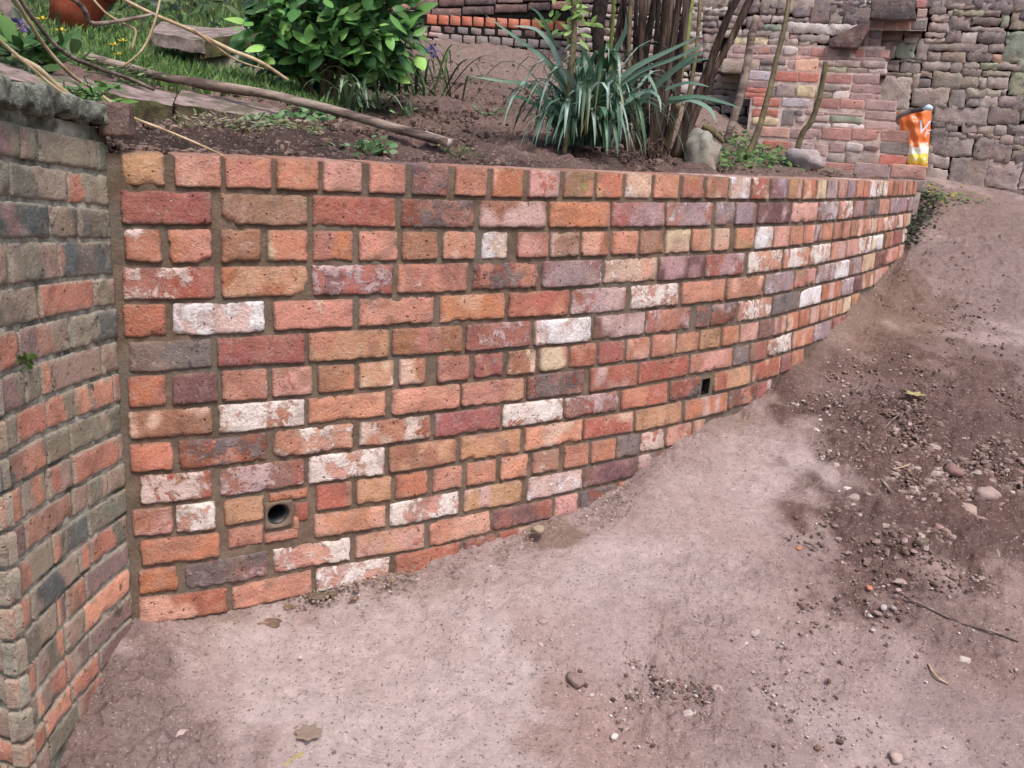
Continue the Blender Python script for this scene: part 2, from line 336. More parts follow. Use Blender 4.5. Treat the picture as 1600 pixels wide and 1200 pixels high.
MORT_C = lin((128, 106, 92), .8); SMEAR = .55
def block(mb, surf, u0, u1, b0, b1, t0, t1, c1, c2, amt, seed, proud=0.006, rr=0.008, re=0.006, back=0.014, wob=0.0018, chip=0.35, rough=0.0012, nu=None, nv=None, res=0.011, skew=0.0, band=None, round_=0.0, tilt=0.0, wavy=0.0, tone=None):
    """one brick or stone: surf(u, z, depth) -> point; bottom heights b0,b1 and top heights t0,t1 at its two ends"""
    w_ = u1 - u0; h_ = 0.5 * (t0 + t1 - b0 - b1)
    if w_ <= 0.003 or h_ <= 0.003: return
    nu = nu or int(np.clip(round(w_ / res), 4, 26)); nv = nv or int(np.clip(round(h_ / res), 4, 12))
    def ts(n, L):
        e = min(0.0018 / L, 0.1); e2 = min(0.006 / L, 0.22)
        return np.concatenate([[0, e, e2], np.linspace(e2, 1 - e2, n - 1)[1:-1], [1 - e2, 1 - e, 1]])
    tu, tv = ts(nu, w_), ts(nv, h_); NU, NV = len(tu) - 1, len(tv) - 1
    A, B = np.meshgrid(tu, tv, indexing='ij')
    x = (A - 0.5) * w_; y = (B - 0.5) * h_
    r = min(rr, 0.45 * min(w_, h_))
    qx, qy = np.abs(x) - (w_ / 2 - r), np.abs(y) - (h_ / 2 - r); cm = (qx > 0) & (qy > 0)
    mx = np.maximum(qx, qy); L = np.hypot(qx, qy) + 1e-9
    x = np.where(cm, np.sign(x) * (w_ / 2 - r + qx * mx / L), x); y = np.where(cm, np.sign(y) * (h_ / 2 - r + qy * mx / L), y)
    e = np.minimum(np.minimum(A, 1 - A) * w_, np.minimum(B, 1 - B) * h_); e = np.where(cm, np.minimum(e, r - mx), e)
    P3 = np.stack([x * 55 + seed * 3.1, y * 55 + seed * 7.7, np.full_like(x, seed * 1.3)], -1)
    x = x + wob * fbm(P3, 3, 1) ; y = y + wob * fbm(P3, 3, 5)
    ee = np.clip(e / re, 0, 1)
    d = proud - re * (1 - np.sqrt(np.clip(1 - (1 - ee) ** 2, 0, 1)))
    if round_: d = d - round_ * (1 - np.clip(e / (0.5 * min(w_, h_)), 0, 1)) ** 2
    if chip:
        c0 = fbm(P3 * 2.6 + 1.1, 2, 13); d = d - min(chip, 1) * 0.0075 * sst(0.05, 0.5, c0) * (1 - sst(0.0, 0.0055, e))
        cn = fbm(P3 * 1.1 + 9.1, 3, 11); d = d - chip * 0.012 * sst(0.15, 0.75, cn) * (1 - sst(0.0, 0.008, e))
        cb = fbm(P3 * np.array([0.35, 0.35, 1]) + 3.7, 3, 23); d = d - chip * 0.016 * sst(0.42, 0.85, cb) * (1 - sst(0.0, 0.016, e)) * np.where(y < 0, 1.2, .5)
    d = d + rough * fbm(P3 * 0.9 + 2, 3, 31) + tilt * (0.5 - B)
    if wavy: y = y - wavy * np.clip(fbm(np.stack([x * 42, x * 0 + seed * 3.3, x * 0], -1), 3, 77), -.6, 1) * sst(.35, 0, B)
    u = (u0 + u1) / 2 + x; fz = (y / h_ + 0.5)
    zb = b0 + (b1 - b0) * A; zt = t0 + (t1 - t0) * A
    z = zb + (zt - zb) * fz + skew * x
    V = surf(u.ravel(), z.ravel(), d.ravel())
    # outer ring pushed back into the wall
    I = [(i, 0) for i in range(NU + 1)] + [(NU, j) for j in range(1, NV + 1)] + [(i, NV) for i in range(NU - 1, -1, -1)] + [(0, j) for j in range(NV - 1, 0, -1)]
    idx = np.array([a * (NV + 1) + b for a, b in I])
    Vb = surf(u.ravel()[idx], z.ravel()[idx], np.full(len(idx), -back))
    n0 = len(V); nr = len(idx)
    F = gridfaces(NU, NV).tolist() + [[int(idx[(k + 1) % nr]), int(idx[k]), n0 + k, n0 + (k + 1) % nr] for k in range(nr)]
    c1 = np.asarray(c1, float)
    al = np.clip(amt + 0.25 * fbm(P3 * 0.25 + 5, 2, 41).ravel(), 0, 1)
    if band is not None: cc = band(A.ravel(), B.ravel())
    else:
        k = (1 + 0.16 * fbm(P3 * 0.3, 2, 51).ravel())[:, None]; cc = c1[None, :3] * k
        if tone is not None:
            tm = sst(-.05, .40, fbm(np.stack([A * 1.7 * max(w_ / .1, 1) + seed, B * .8 + seed * 2.1, A * 0], -1), 2, 61).ravel())[:, None]; cc = cc * (1 - tm) + np.asarray(tone)[None] * tm
    sm = (SMEAR * (1 - sst(.001, .007, e.ravel() + .004 * fbm(P3 * .8 + 4, 2, 57).ravel())))[:, None]; cc = cc * (1 - sm) + MORT_C * sm
    C1 = np.c_[cc, al]; C1 = np.concatenate([C1, C1[idx]])
    C2 = np.tile(np.r_[np.asarray(c2, float)[:3], (seed * 0.6180339) % 1.0], (len(C1), 1))
    mb.add(np.concatenate([V, Vb]), F, C1, C2)

def tube(mb, pts, rad, n=8, c1=None, wob=0.0, seed=0, cap=True):
    pts = [np.asarray(p, float) for p in pts]
    if not hasattr(rad, '__len__'): rad = [rad] * len(pts)
    # resample smoothly
    P = []; Rr = []
    m = len(pts)
    for i in range(m - 1):
        p0, p1, p2, p3 = pts[max(i - 1, 0)], pts[i], pts[i + 1], pts[min(i + 2, m - 1)]
        for k in range(4):
            t = k / 4; P.append(0.5 * ((2 * p1) + (-p0 + p2) * t + (2 * p0 - 5 * p1 + 4 * p2 - p3) * t * t + (-p0 + 3 * p1 - 3 * p2 + p3) * t ** 3)); Rr.append(rad[i] * (1 - t) + rad[i + 1] * t)
    P.append(pts[-1]); Rr.append(rad[-1])
    P = np.array(P); N = len(P); V = []
    ref = np.array([0.3, 0.9, 0.1])
    for i in range(N):
        tg = P[min(i + 1, N - 1)] - P[max(i - 1, 0)]; tg = tg / (np.linalg.norm(tg) + 1e-9)
        a = np.cross(tg, ref); a /= np.linalg.norm(a) + 1e-9; b = np.cross(tg, a)
        for k in range(n):
            th = 2 * math.pi * k / n; rr = Rr[i] * (1 + wob * math.sin(3.1 * th + i * 1.3 + seed) * 0.5 + wob * rnd.uniform(-1, 1))
            V.append(P[i] + rr * (math.cos(th) * a + math.sin(th) * b))
    F = [[i * n + k, i * n + (k + 1) % n, (i + 1) * n + (k + 1) % n, (i + 1) * n + k] for i in range(N - 1) for k in range(n)]
    if cap:
        V.append(P[0]); V.append(P[-1]); q = N * n
        base = F
        mb.add(V, F, c1)
        off = mb.n - len(V)
        mb.f.extend([[off + (k + 1) % n, off + k, off + q] for k in range(n)]); mb.f.extend([[off + (N - 1) * n + k, off + (N - 1) * n + (k + 1) % n, off + q + 1] for k in range(n)])
        mb.mi.extend([0] * (2 * n))
    else: mb.add(V, F, c1)

def ribbon(mb, P, wd, nrm, c, fold=0.25):
    """long leaf: centre line P, widths wd, side vector nrm"""
    P = np.asarray(P); n = len(P); V = []; 
    for i in range(n):
        tg = P[min(i + 1, n - 1)] - P[max(i - 1, 0)]; tg = tg / (np.linalg.norm(tg) + 1e-9)
        s = np.cross(tg, nrm); s = s / (np.linalg.norm(s) + 1e-9); q = np.cross(s, tg)
        V += [P[i] - s * wd[i] + q * wd[i] * fold, P[i], P[i] + s * wd[i] + q * wd[i] * fold]
    F = []
    for i in range(n - 1):
        a = i * 3; F += [[a, a + 1, a + 4, a + 3], [a + 1, a + 2, a + 5, a + 4]]
    mb.add(V, F, c)
def leaf(mb, p, d, nrm, L, W, c, bend=0.3, fold=0.25, n=5):
    d = np.asarray(d) / (np.linalg.norm(d) + 1e-9); g = np.array([0, 0, -1.0]); P = []; q = np.array(p, float); wd = []
    for i in range(n + 1):
        P.append(q.copy()); t = i / n; wd.append(W * 0.5 * (math.sin(math.pi * min(1, t ** 0.8 * 1.0)) ** 0.8 if 0 < t < 1 else 0.02))
        d2 = d + g * bend * t; d2 /= np.linalg.norm(d2); q = q + d2 * L / n
    ribbon(mb, P, wd, np.asarray(nrm), c, -fold)
def stone(mb, c, size, seed, c1, c2=(0.3, 0.3, 0.3), amt=0.2, n=10, flat=0.7, rotz=0.0, sharp=0.25, sink=0.25):
    th = np.linspace(0, math.pi, n + 1)[1:-1]; ph = np.arange(2 * n) * math.pi / n
    T, Ph = np.meshgrid(th, ph, indexing='ij')
    D = np.stack([np.sin(T) * np.cos(Ph), np.sin(T) * np.sin(Ph), np.cos(T)], -1).reshape(-1, 3)
    D = np.concatenate([D, [[0, 0, 1]], [[0, 0, -1]]])
    q = np.sign(D) * np.abs(D) ** 0.75
    r = 1 + sharp * fbm(D * 1.3 + seed * 5.3, 2, 3) + 0.10 * fbm(D * 3.7 + seed, 2, 8)
    q = q * r[:, None] * np.array([size[0], size[1], size[2] if len(size) > 2 else size[0] * flat]) * 0.5
    cz, sz = math.cos(rotz), math.sin(rotz); q = np.c_[q[:, 0] * cz - q[:, 1] * sz, q[:, 0] * sz + q[:, 1] * cz, q[:, 2]]
    V = q + np.asarray(c, float); V[:, 2] += (0.5 - sink) * (size[2] if len(size) > 2 else size[0] * flat)
    m = 2 * n; k = len(th); F = [[i * m + j, i * m + (j + 1) % m, (i + 1) * m + (j + 1) % m, (i + 1) * m + j] for i in range(k - 1) for j in range(m)]
    F = [f[::-1] for f in F]
    mb.add(V, F, np.r_[np.asarray(c1)[:3], amt], np.r_[np.asarray(c2)[:3], (seed * 0.618) % 1])
    off = mb.n - len(V)
    mb.f.extend([[off + (j + 1) % m, off + k * m, off + j] for j in range(m)]); mb.f.extend([[off + (k - 1) * m + j, off + k * m + 1, off + (k - 1) * m + (j + 1) % m] for j in range(m)])
    mb.mi.extend([0] * (2 * m))

# ================================================================== the new curved wall
ALB = 0.98
CC = {'r': (188, 106, 86), 'o': (206, 126, 94), 'p': (218, 144, 120), 'P': (222, 160, 146), 'm': (172, 94, 90), 'd': (128, 88, 90), 'D': (130, 88, 84),
      'b': (206, 150, 112), 't': (176, 118, 92), 'T': (164, 124, 94), 'c': (230, 200, 164), 'C': (226, 184, 160), 'w': (212, 150, 130), 'V': (234, 200, 184),
      'x': (190, 100, 78), 'y': (176, 118, 88), 'k': (150, 84, 68), 'g': (136, 122, 122), 'l': (172, 144, 150), 'q': (180, 106, 96), 'W': (226, 200, 188)}
PC = {'w': ((238, 222, 214), .60), 'V': ((242, 234, 236), .66), 'x': ((226, 196, 186), .52), 'y': ((232, 208, 170), .45), 'k': ((120, 104, 104), .55), 'g': ((96, 92, 98), .35),
      'l': ((206, 188, 194), .45), 'q': ((202, 168, 168), .5), 'c': ((206, 128, 96), .25), 'C': ((236, 220, 210), .35), 'd': ((170, 150, 156), .3), 'D': ((196, 178, 174), .4),
      'P': ((206, 120, 100), .35), 'p': ((232, 190, 168), .28), 'T': ((170, 160, 96), .3), 'm': ((176, 140, 140), .3), 'W': ((170, 96, 76), .4)}
ROWS = {
0: "190-257b 273-345p 352-424p 432-497o 503-566P 576-633p 643-698k 710-759p 768-816o 825-872P 880-926T 931-971o 977-1016C 1021-1059p 1064-1097o 1103-1136t 1139-1170V 1173-1199x 1203-1228l 1230.5-1250b 1253.5-1272.5o 1275-1289c 1291.5-1306.5l 1309.5-1321.5P 1323-1334.5l 1336.5-1346p 1348-1357.5o 1359.5-1368V 1370-1376.5w 1378.5-1385.5V 1387-1393.5o 1395-1400.5t 1402-1407.5o 1409.5-1414P 1415.5-1419t 1420.5-1424p 1425.5-1430o",
1: "188-330m 345-480T 488-618r 626-739k 748-852t 857-952o 955-1037q 1040-1112l 1117-1146l 1148-1179l 1183-1234d 1236-1275P 1277-1308l 1309.5-1330w 1332-1351k 1352.5-1371g 1373-1388p 1389.5-1404l 1405.5-1415l 1416.5-1427l",
2: "195-252x 263-331p 345-407t 417-480c 488-551o 560-621p 627-683y 691-741p 752-792V 807-855P 859-904C 907-950t 955-996p 999-1035t 1039-1077c 1079.5-1110p 1114-1137C 1147-1176b 1180-1205V 1206.5-1231P 1232.5-1253p 1254.5-1271P 1272.5-1282d 1283.5-1299p 1300.5-1313t 1315-1326p 1328-1337o 1338.5-1348p 1349.5-1358p 1360-1368c 1369.5-1378p 1379.5-1385C 1386.5-1395w 1396.5-1401p 1402.5-1408V 1409.5-1414o 1415.5-1421c",
3: "192-336x 346-481o 487-613q 620-730p 738-840k 846-938l 943-1026C 1028-1098d 1101-1160q 1168-1219w 1223-1263w 1265-1295w 1297-1320p 1321.5-1340P 1341.5-1359w 1361-1378V 1382-1394t 1395.5-1408m 1409.5-1417w",
4: "193-259o 270-413V 427-550p 560-677p 686-788o 794-888r 892-977q 985-1058w 1064-1130p 1134-1191t 1193.5-1238l 1240.5-1273P 1275.5-1302l 1303.5-1324V 1325.5-1344l 1345.5-1365C 1366.5-1382k 1384-1400P 1401.5-1409P",
5: "202-330g 339-476m 481-607b 612-722y 727-828q 834-921V 927-1006D 1008.5-1076q 1086-1107k 1110-1148k 1152-1203w 1206-1248g 1249.5-1281V 1282.5-1312o 1313.5-1331l 1332.5-1344d 1346-1362t 1364-1384p",
6: "200-260o 269-340d 346-417p 425-487P 496-553t 560-615c 623-664o 682-732r 740-786m 792-835y 842-885c 889-930r 934-974q 977-1014P 1017-1053p 1056-1090b 1092-1123b 1127-1152o 1155-1183P 1184.5-1206d 1207.5-1226C 1227.5-1245o 1246.5-1262r 1264-1278P 1279.5-1291p 1293-1304C 1305.5-1315t 1316.5-1327c 1329-1340t",
7: "201-332t 342-474w 480-602p 611-717p 720-817p 823-911k 920-993r 997-1074r 1077-1142P 1144.5-1168g 1171-1196m 1198-1235w 1237-1268P 1270-1296l 1298-1320m",
8: "203-270o 280-416k 426-550w 561-672W 678-780m 785-878w 881-964q 969-1041r 1046-1092k 1114-1170r 1175-1217r 1219-1232m 1234-1252r",
9: "220-331x 344-475q 482-600w 607-713t 718-812b 819-908p 911-988r 991-1062b 1068-1133o 1137-1175k 1178-1200m",
10: "207-271P 275-336w 350-412b 493-549r 557-611b 617-668o 675-722p 728-774p 781-824p 831-872p 880-918p 922-960o 962-997g 1000-1036x 1040-1077P 1080-1098b",
11: "220-343o 490-602p 609-716w 724-815b 824-909V 911-992d 995-1062k 1064-1090x",
12: "217-278o 290-418k 427-547w 555-663P 670-766p 768-862d 864-900P 905-960k 963-1000p",
13: "216-355r 362-487p 494-607w 617-718r 722-772k 778-850r",
14: "218-290o 300-420p 430-540r 550-650p"}
TONES = [(228, 164, 140), (216, 158, 124), (190, 122, 106), (214, 170, 162), (218, 140, 110), (200, 132, 106), (234, 188, 164), (176, 128, 106)]
TONES2 = [(176, 104, 92), (190, 146, 148), (160, 112, 100), (150, 104, 104), (196, 128, 108), (206, 170, 166)]
def surf_new(u, z, d):
    x, y, nx, ny = wall_pt(u); return np.stack([x + nx * d, y + ny * d, z], -1)
wall = empty('garden_wall', (*at(700, 560, float(Rwall(azt(700, 560)[0])))[:2], -1.05), 'new curved retaining wall of reclaimed orange, pink and whitewashed bricks with brown mortar', 'brick wall')
mb = MB(); rb = random.Random(11); sd_ = 0
for row, txt in ROWS.items():
    for tok in txt.split():
        code = tok[-1]; a, b = tok[:-1].split('-'); u0, u1 = s_px(float(a), row), s_px(float(b), row); sd_ += 1
        wdt = u1 - u0; j = 0.0045 + rb.uniform(-.0008, .0012)
        jt, jb = j, j + 0.001
        if row == 0: jt = 0.0; 
        tz0, tz1 = zj(row, u0) - jt, zj(row, u1) - jt; bz0, bz1 = zj(row + 1, u0) + jb, zj(row + 1, u1) + jb
        c1 = lin(CC[code], ALB) * rb.uniform(0.9, 1.1) * np.array([1, rb.uniform(.94, 1.05), rb.uniform(.92, 1.06)])
        pc, am = PC.get(code, ((150, 84, 66), .15)); am = am * rb.uniform(.85, 1.12)
        rough_b = code in 'kwxW' or rb.random() < .15
        block(mb, surf_new, u0, u1, bz0, bz1, tz0, tz1, c1, lin(pc, ALB), am, sd_ + 0.37, proud=rb.uniform(.0045, .0085), rr=rb.uniform(.003, .009) if row else .003,
              re=rb.uniform(.0020, .0038), back=0.20 if row == 0 else 0.012, wob=0.0024 if rough_b else 0.0012, chip=rb.choice([.2, .45, .8]) * (1.3 if rough_b else 1) * (.6 if row == 0 else 1), rough=0.0030 if rough_b else 0.0011,
              res=0.0075 if float(a) < 900 else 0.011, tilt=rb.uniform(.001, .0045), wavy=rb.choice([.0006, .0012, .0022]), tone=lin(rb.choice(TONES if code not in 'mdlqDkg' else TONES2), ALB) if code not in 'Vg' else None)
# pieces round the drain pipe
def px_s(x, y): a, t = azt(x, y); s = float(s_of_az(a)); return s, float(EYE + Rwall(a) * t)
for (xa, ya, xb, yb, code) in ((419, 766, 481, 781, 'o'), (459, 784, 482, 814, 'r'), (355, 822, 411, 853, 'p'), (412, 828, 466, 845, 'p'), (457, 806, 467, 828, 'p')):
    ua, za = px_s(xa, ya); ub, _ = px_s(xb, (ya + yb) / 2); _, zb = px_s(xa, yb); dz = px_s(xb, ya)[1] - za
    sl_ = (zj(11, ub) - zj(11, ua))
    u0, u1 = px_s(xa, (ya + yb) / 2)[0], ub; _, z0 = px_s((xa + xb) / 2, ya); _, z1 = px_s((xa + xb) / 2, yb); sd_ += 1
    block(mb, surf_new, u0, u1, z1, z1, z0, z0, lin(CC[code], ALB), lin((150, 84, 66), ALB), .2, sd_ + .37, rr=.005, chip=.3)
mb.build('brickwork', M_BRICK, wall)
# mortar: face sheet with the two drain openings, plus the bed on top
HX = px_s(434, 803); HX2 = px_s(1102, 604)
mo = MB(); NS = int((S1 - S0) / 0.007); NZ = 150
ss = np.linspace(S0 - .014, S1, NS + 1); zz = np.linspace(0, 1, NZ + 1)
Sg, Zg = np.meshgrid(ss, zz, indexing='ij'); zt = np.array([zj(0, s) for s in ss]) - 0.003
Z = zt[:, None] + (-1.30 - zt[:, None]) * Zg
P3 = np.stack([Sg * 28, Z * 28, np.zeros_like(Z)], -1)
d = 0.0012 * fbm(P3, 4, 3) + 0.0016 * vnoise(P3 * 0.3, 9)
V = surf_new(Sg.ravel(), Z.ravel(), d.ravel())
F = gridfaces(NS, NZ, flip=True); cs = Sg.ravel()[F].mean(1); cz = Z.ravel()[F].mean(1)
keep = (np.hypot(cs - HX[0], cz - HX[1]) > 0.031) & ~((np.abs(cs - HX2[0]) < 0.020) & (np.abs(cz - HX2[1]) < 0.027))
mo.add(V, F[keep], (0.2, 0.2, 0.2))
dd = np.linspace(0, -0.215, 6); Sg, Dg = np.meshgrid(ss, dd, indexing='ij'); zt2 = np.repeat(zt[:, None], 6, 1)
mo.add(surf_new(Sg.ravel(), (zt2 - 0.004).ravel(), Dg.ravel()), gridfaces(NS, 5, flip=True), (0.2, 0.2, 0.2))
dd = np.linspace(0, -0.215, 5); zz2 = np.linspace(-0.003, -1.3, 5); Dg, Zg2 = np.meshgrid(dd, zz2, indexing='ij')
mo.add(surf_new(np.full(25, S1), Zg2.ravel(), Dg.ravel()), gridfaces(4, 4), (0.2, 0.2, 0.2))
mo.build('mortar', M_MORTAR, wall)
# square mortar collar with a round opening and the clay pipe behind it
cb = MB(); n = 48; hw, hh, rp = 0.032, 0.033, 0.0265
th = np.arange(n) * 2 * math.pi / n
def ringpts(fn, dep): return surf_new(HX[0] + np.array([fn(t)[0] for t in th]), HX[1] + np.array([fn(t)[1] for t in th]), np.full(n, dep))
def sq(t):
    k = 1 / max(abs(math.cos(t)), abs(math.sin(t))); return hw * math.cos(t) * k, hh * math.sin(t) * k
rings = [ringpts(lambda t: (sq(t)[0] * 1.03, sq(t)[1] * 1.03), -0.004), ringpts(sq, 0.0075), ringpts(lambda t: (sq(t)[0] * .4 + .6 * rp * math.cos(t), sq(t)[1] * .4 + .6 * rp * math.sin(t)), 0.0085), ringpts(lambda t: (rp * math.cos(t), rp * math.sin(t)), 0.006), ringpts(lambda t: (rp * math.cos(t), rp * math.sin(t)), -0.02)]
F = [[i * n + (k + 1) % n, i * n + k, (i + 1) * n + k, (i + 1) * n + (k + 1) % n] for i in range(4) for k in range(n)]
cb.add(np.concatenate(rings), [f[::-1] for f in F], (.3, .3, .3)); cb.build('pipe_collar', M_CEMENT, wall)
pb = MB(); rr_ = [(0.0262, 0.004), (0.0225, 0.005), (0.0225, -0.03), (0.022, -0.19), (0.001, -0.19)]
rings = [ringpts(lambda t, q=q: (q * math.cos(t), q * math.sin(t)), dp - 0.006) for q, dp in rr_]
pb.add(np.concatenate(rings), [f[::-1] for f in F], (.3, .3, .3)); pb.build('drain_pipe', M_CLAY, wall)
hb_ = MB(); q = 0.0185; hz = 0.024
R1 = [(-q, -hz), (q, -hz), (q, hz), (-q, hz)]
V = np.concatenate([surf_new(np.array([HX2[0] + a for a, b in R1]), np.array([HX2[1] + b for a, b in R1]), np.full(4, dp)) for dp in (0.001, -0.16)])
hb_.add(V, [[0, 1, 5, 4], [1, 2, 6, 5], [2, 3, 7, 6], [3, 0, 4, 7], [4, 5, 6, 7]], (.1, .1, .1)); hb_.build('weep_hole', M_GAP, wall, smooth=False)

# ================================================================== the old wall on the left
aN, _ = azt(22, 1000); RN = 1.60; PN = np.array([RN * math.sin(aN), RN * math.cos(aN)])
PF = np.array([float(np.interp(S0, _gs, _gx)), float(np.interp(S0, _gs, _gy))]) + np.array([-0.004, 0.004])
LV = PF - PN; LL = float(np.hypot(*LV)); TV = LV / LL; NV_ = np.array([TV[1], -TV[0]])
def curve_off(u): return 0.012 * np.sin(np.clip(u / LL, 0, 1) * math.pi)
def surf_old(u, z, d):
    d = d - curve_off(u)
    return np.stack([PN[0] + TV[0] * u + NV_[0] * d, PN[1] + TV[1] * u + NV_[1] * d, z], -1)
def ray_line(x, y):
    a, b, c = [float(q) for q in ray(x, y)]
    # PN + TV*u = k*(a,b)
    A = np.array([[a, -TV[0]], [b, -TV[1]]]); k, u = np.linalg.solve(A, PN); return u, EYE + k * c
NEAR = [(0, 183), (0, 246), (0, 309), (0, 375), (0, 450), (0, 519), (0, 587), (0, 654), (0, 715), (0, 773), (0, 837), (0, 898), (15, 950), (20, 1004), (28, 1058), (33, 1110), (39, 1160), (42, 1200), (46, 1245)]
FAR = [(165, 220), (170, 272), (170, 325), (170, 375), (174, 431), (177, 479), (180, 531), (184, 581), (186, 629), (190, 675), (196, 719), (196, 760), (197, 802), (198, 844), (200, 883), (204, 925), (205, 962), (205, 1000), (205, 1040)]
OZ = []
for (a, b), (c, e) in zip(NEAR, FAR):
    u0, z0 = ray_line(a, b); u1, z1 = ray_line(c, e); k = (z1 - z0) / (u1 - u0); OZ.append((z0 - k * u0, z0 + k * (LL - u0)))
def oz(j, u): return OZ[j][0] + (OZ[j][1] - OZ[j][0]) * u / LL
OLDR = {0: "-14 38,40 65,68 152,154 176", 1: "-10 20,23 112,115 176", 2: "-5 85,88 127,130 176", 3: "-15 17,20 98,101 176", 4: "-4 68,71 148,150 179", 5: "-8 32,36 115,120 181", 6: "-6 42,45 72,74 161,163 184",
        7: "-4 28,30 80,82 125,128 176,178 188", 8: "-6 78,81 116,119 188", 9: "-8 36,38 80,83 120,123 184,186 192", 10: "-5 42,44 121,123 143,145 170,172 196", 11: "2 90,92 109,111 143,146 197", 12: "9 50,52 130,132 148,150 198", 13: "17 96,98 111,113 140,142 199",
        14: "22 60,62 108,111 138,140 202", 15: "26 60,62 110,113 146,148 204", 16: "32 72,75 118,120 160,163 206", 17: "38 80,83 130,133 170,172 206"}
OCOL = [(132, 122, 104), (108, 106, 92), (154, 112, 94), (176, 112, 92), (150, 124, 110), (126, 102, 98), (144, 128, 112), (84, 90, 88), (194, 130, 104)]
def rowpx(row, x):
    return 0.5 * (np.interp(x, [NEAR[row][0], FAR[row][0]], [NEAR[row][1], FAR[row][1]]) + np.interp(x, [NEAR[row + 1][0], FAR[row + 1][0]], [NEAR[row + 1][1], FAR[row + 1][1]]))
def bander(rg, low):
    wts = [3, 2, 2, 1, 2, 2, 2, 1, .3] if low < .35 else ([1.6, 1.2, 2, 3, 2, 1.2, 1.5, .8, 3] if low < .6 else [1.2, .7, 2.6, 3.0, 2.4, 1.2, 1.6, .2, 2.2])
    nb = rg.choice([1, 2, 3, 4]); cut = sorted(rg.random() for _ in range(nb - 1)); cols = np.array([lin(rg.choices(OCOL, wts)[0], 1.5) * rg.uniform(.85, 1.15) for _ in range(nb)])
    def f(A, B):
        x = A + 0.05 * np.sin(B * 5 + nb); k = np.zeros(len(A)); 
        out = np.tile(cols[0], (len(A), 1))
        for i, c in enumerate(cut): m = sst(c - .04, c + .04, x)[:, None]; out = out * (1 - m) + cols[i + 1] * m
        return out
    return f
old = empty('old_brick_wall', (float(PN[0]), float(PN[1]), -1.2), 'old weathered brick pier wall, green-grey with lichen, at the left edge of the photo', 'brick wall')
mb = MB(); ro = random.Random(5); MORT_C = lin((170, 162, 144), .9); SMEAR = .8
for row, txt in OLDR.items():
    low = row / 17
    for tok in txt.split(','):
        a, b = [float(v) for v in tok.split()]
        u0 = ray_line(a, rowpx(row, a))[0]; u1 = ray_line(b, rowpx(row, b))[0]
        if tok == txt.split(',')[0]: u0 = -0.006
        u1 = min(u1, LL - 0.006); sd_ += 1
        if u1 - u0 < .012: continue
        j = .0042
        block(mb, surf_old, u0, u1, oz(row + 1, u0) + j, oz(row + 1, u1) + j, oz(row, u0) - j, oz(row, u1) - j, (0, 0, 0), lin((92, 94, 80), .9), .26, sd_ + .2, proud=ro.uniform(.002, .006), rr=.003, re=.003, wob=.0018, chip=ro.choice([.3, .6, 1.0]) * (1 if row < 6 else .5), rough=.0022 if row < 6 else .0010, res=.008, back=.02, band=bander(ro, low))
        if row == 10 and a < 0: pass
EV = np.array([-0.955, 0.297]); EN = np.array([-EV[1], EV[0]]); EN = EN if EN[1] < 0 else -EN
def surf_end(u, z, d): return np.stack([PN[0] + EV[0] * u + EN[0] * d, PN[1] + EV[1] * u + EN[1] * d, z], -1)
def surf_end_m(u, z, d): return surf_end(-u, z, d)
for row in range(18):
    z1, z0 = OZ[row][0] - .0042, OZ[row + 1][0] + .0042
    for (a, b) in (((-.225, -.120), (-.112, .004)) if row % 2 == 0 else ((-.225, .004),)):
        sd_ += 1
        block(mb, surf_end_m, a, b, z0, z0, z1, z1, (0, 0, 0), lin((86, 88, 74), .8), .25, sd_ + .2, proud=.006, rr=.006, wob=.002, chip=.8, rough=.002, res=.01, back=.02, band=bander(ro, .9 if row > 9 else .3))
mb.build('brickwork', M_OLD, old); SMEAR = 0.0
mo = MB(); us = np.linspace(-.001, LL, 90); zs = np.linspace(0, 1, 160); U, Zp = np.meshgrid(us, zs, indexing='ij')
ztop = oz(0, us) + 0.022; Z = ztop[:, None] + (-1.55 - ztop[:, None]) * Zp
mo.add(surf_old(U.ravel(), Z.ravel(), (-.002 + 0.003 * fbm(np.stack([U * 45, Z * 45, U * 0], -1), 4, 2)).ravel()), gridfaces(89, 159, flip=True), (.3, .3, .3))
us = np.linspace(-.24, .001, 40); U, Zp = np.meshgrid(us, zs, indexing='ij'); Z = OZ[0][0] + .02 + (-1.55 - OZ[0][0]) * Zp
mo.add(surf_end_m(U.ravel(), Z.ravel(), (-.002 + 0.003 * fbm(np.stack([U * 45, Z * 45, U * 0 + 5], -1), 4, 2)).ravel()), gridfaces(39, 159, flip=True), (.3, .3, .3))
mo.build('mortar', M_OLDMORTAR, old)
# coping: two slates with ragged lower edges
mb = MB()
def cz_(x, yt, yb): u, zt_ = ray_line(x, yt); _, zb_ = ray_line(x, yb); return u, zt_, zb_
for (xa, ya, y2, xb, yb, y3) in ((-40, 111, 150, 78, 138, 178), (79, 139, 177, 161, 167, 192)):
    u0, t0, b0 = cz_(xa, ya, y2); u1, t1, b1 = cz_(xb, yb, y3); sd_ += 1
    def sc_(u, z, d): return surf_old(u, z, d + .012)
    block(mb, sc_, u0, u1, b0, b1, t0, t1, lin((112, 116, 104), .8), lin((70, 74, 66), .8), .5, sd_ + .1, proud=.01, rr=.003, re=.004, wob=.006, chip=1.5, rough=.006, res=.005, back=.22, wavy=.012)
mb.build('coping', M_COPING, old)
# green growing in the joint
mb = MB(); c = surf_old(np.array([ray_line(38, 565)[0]]), np.array([ray_line(38, 565)[1]]), np.array([.012]))[0]
for k in range(40):
    v = np.array([rnd.gauss(0, 1), rnd.gauss(0, 1), rnd.gauss(0.4, 1)]); leaf(mb, c + .004 * v, v, (0.2, -1, .2), .012, .005, lin((88, 124, 44), .6), n=3)
finish(mb.build('moss_tuft', M_GRASS), 'tiny bright green moss tuft growing in a crack of the old wall', 'moss')
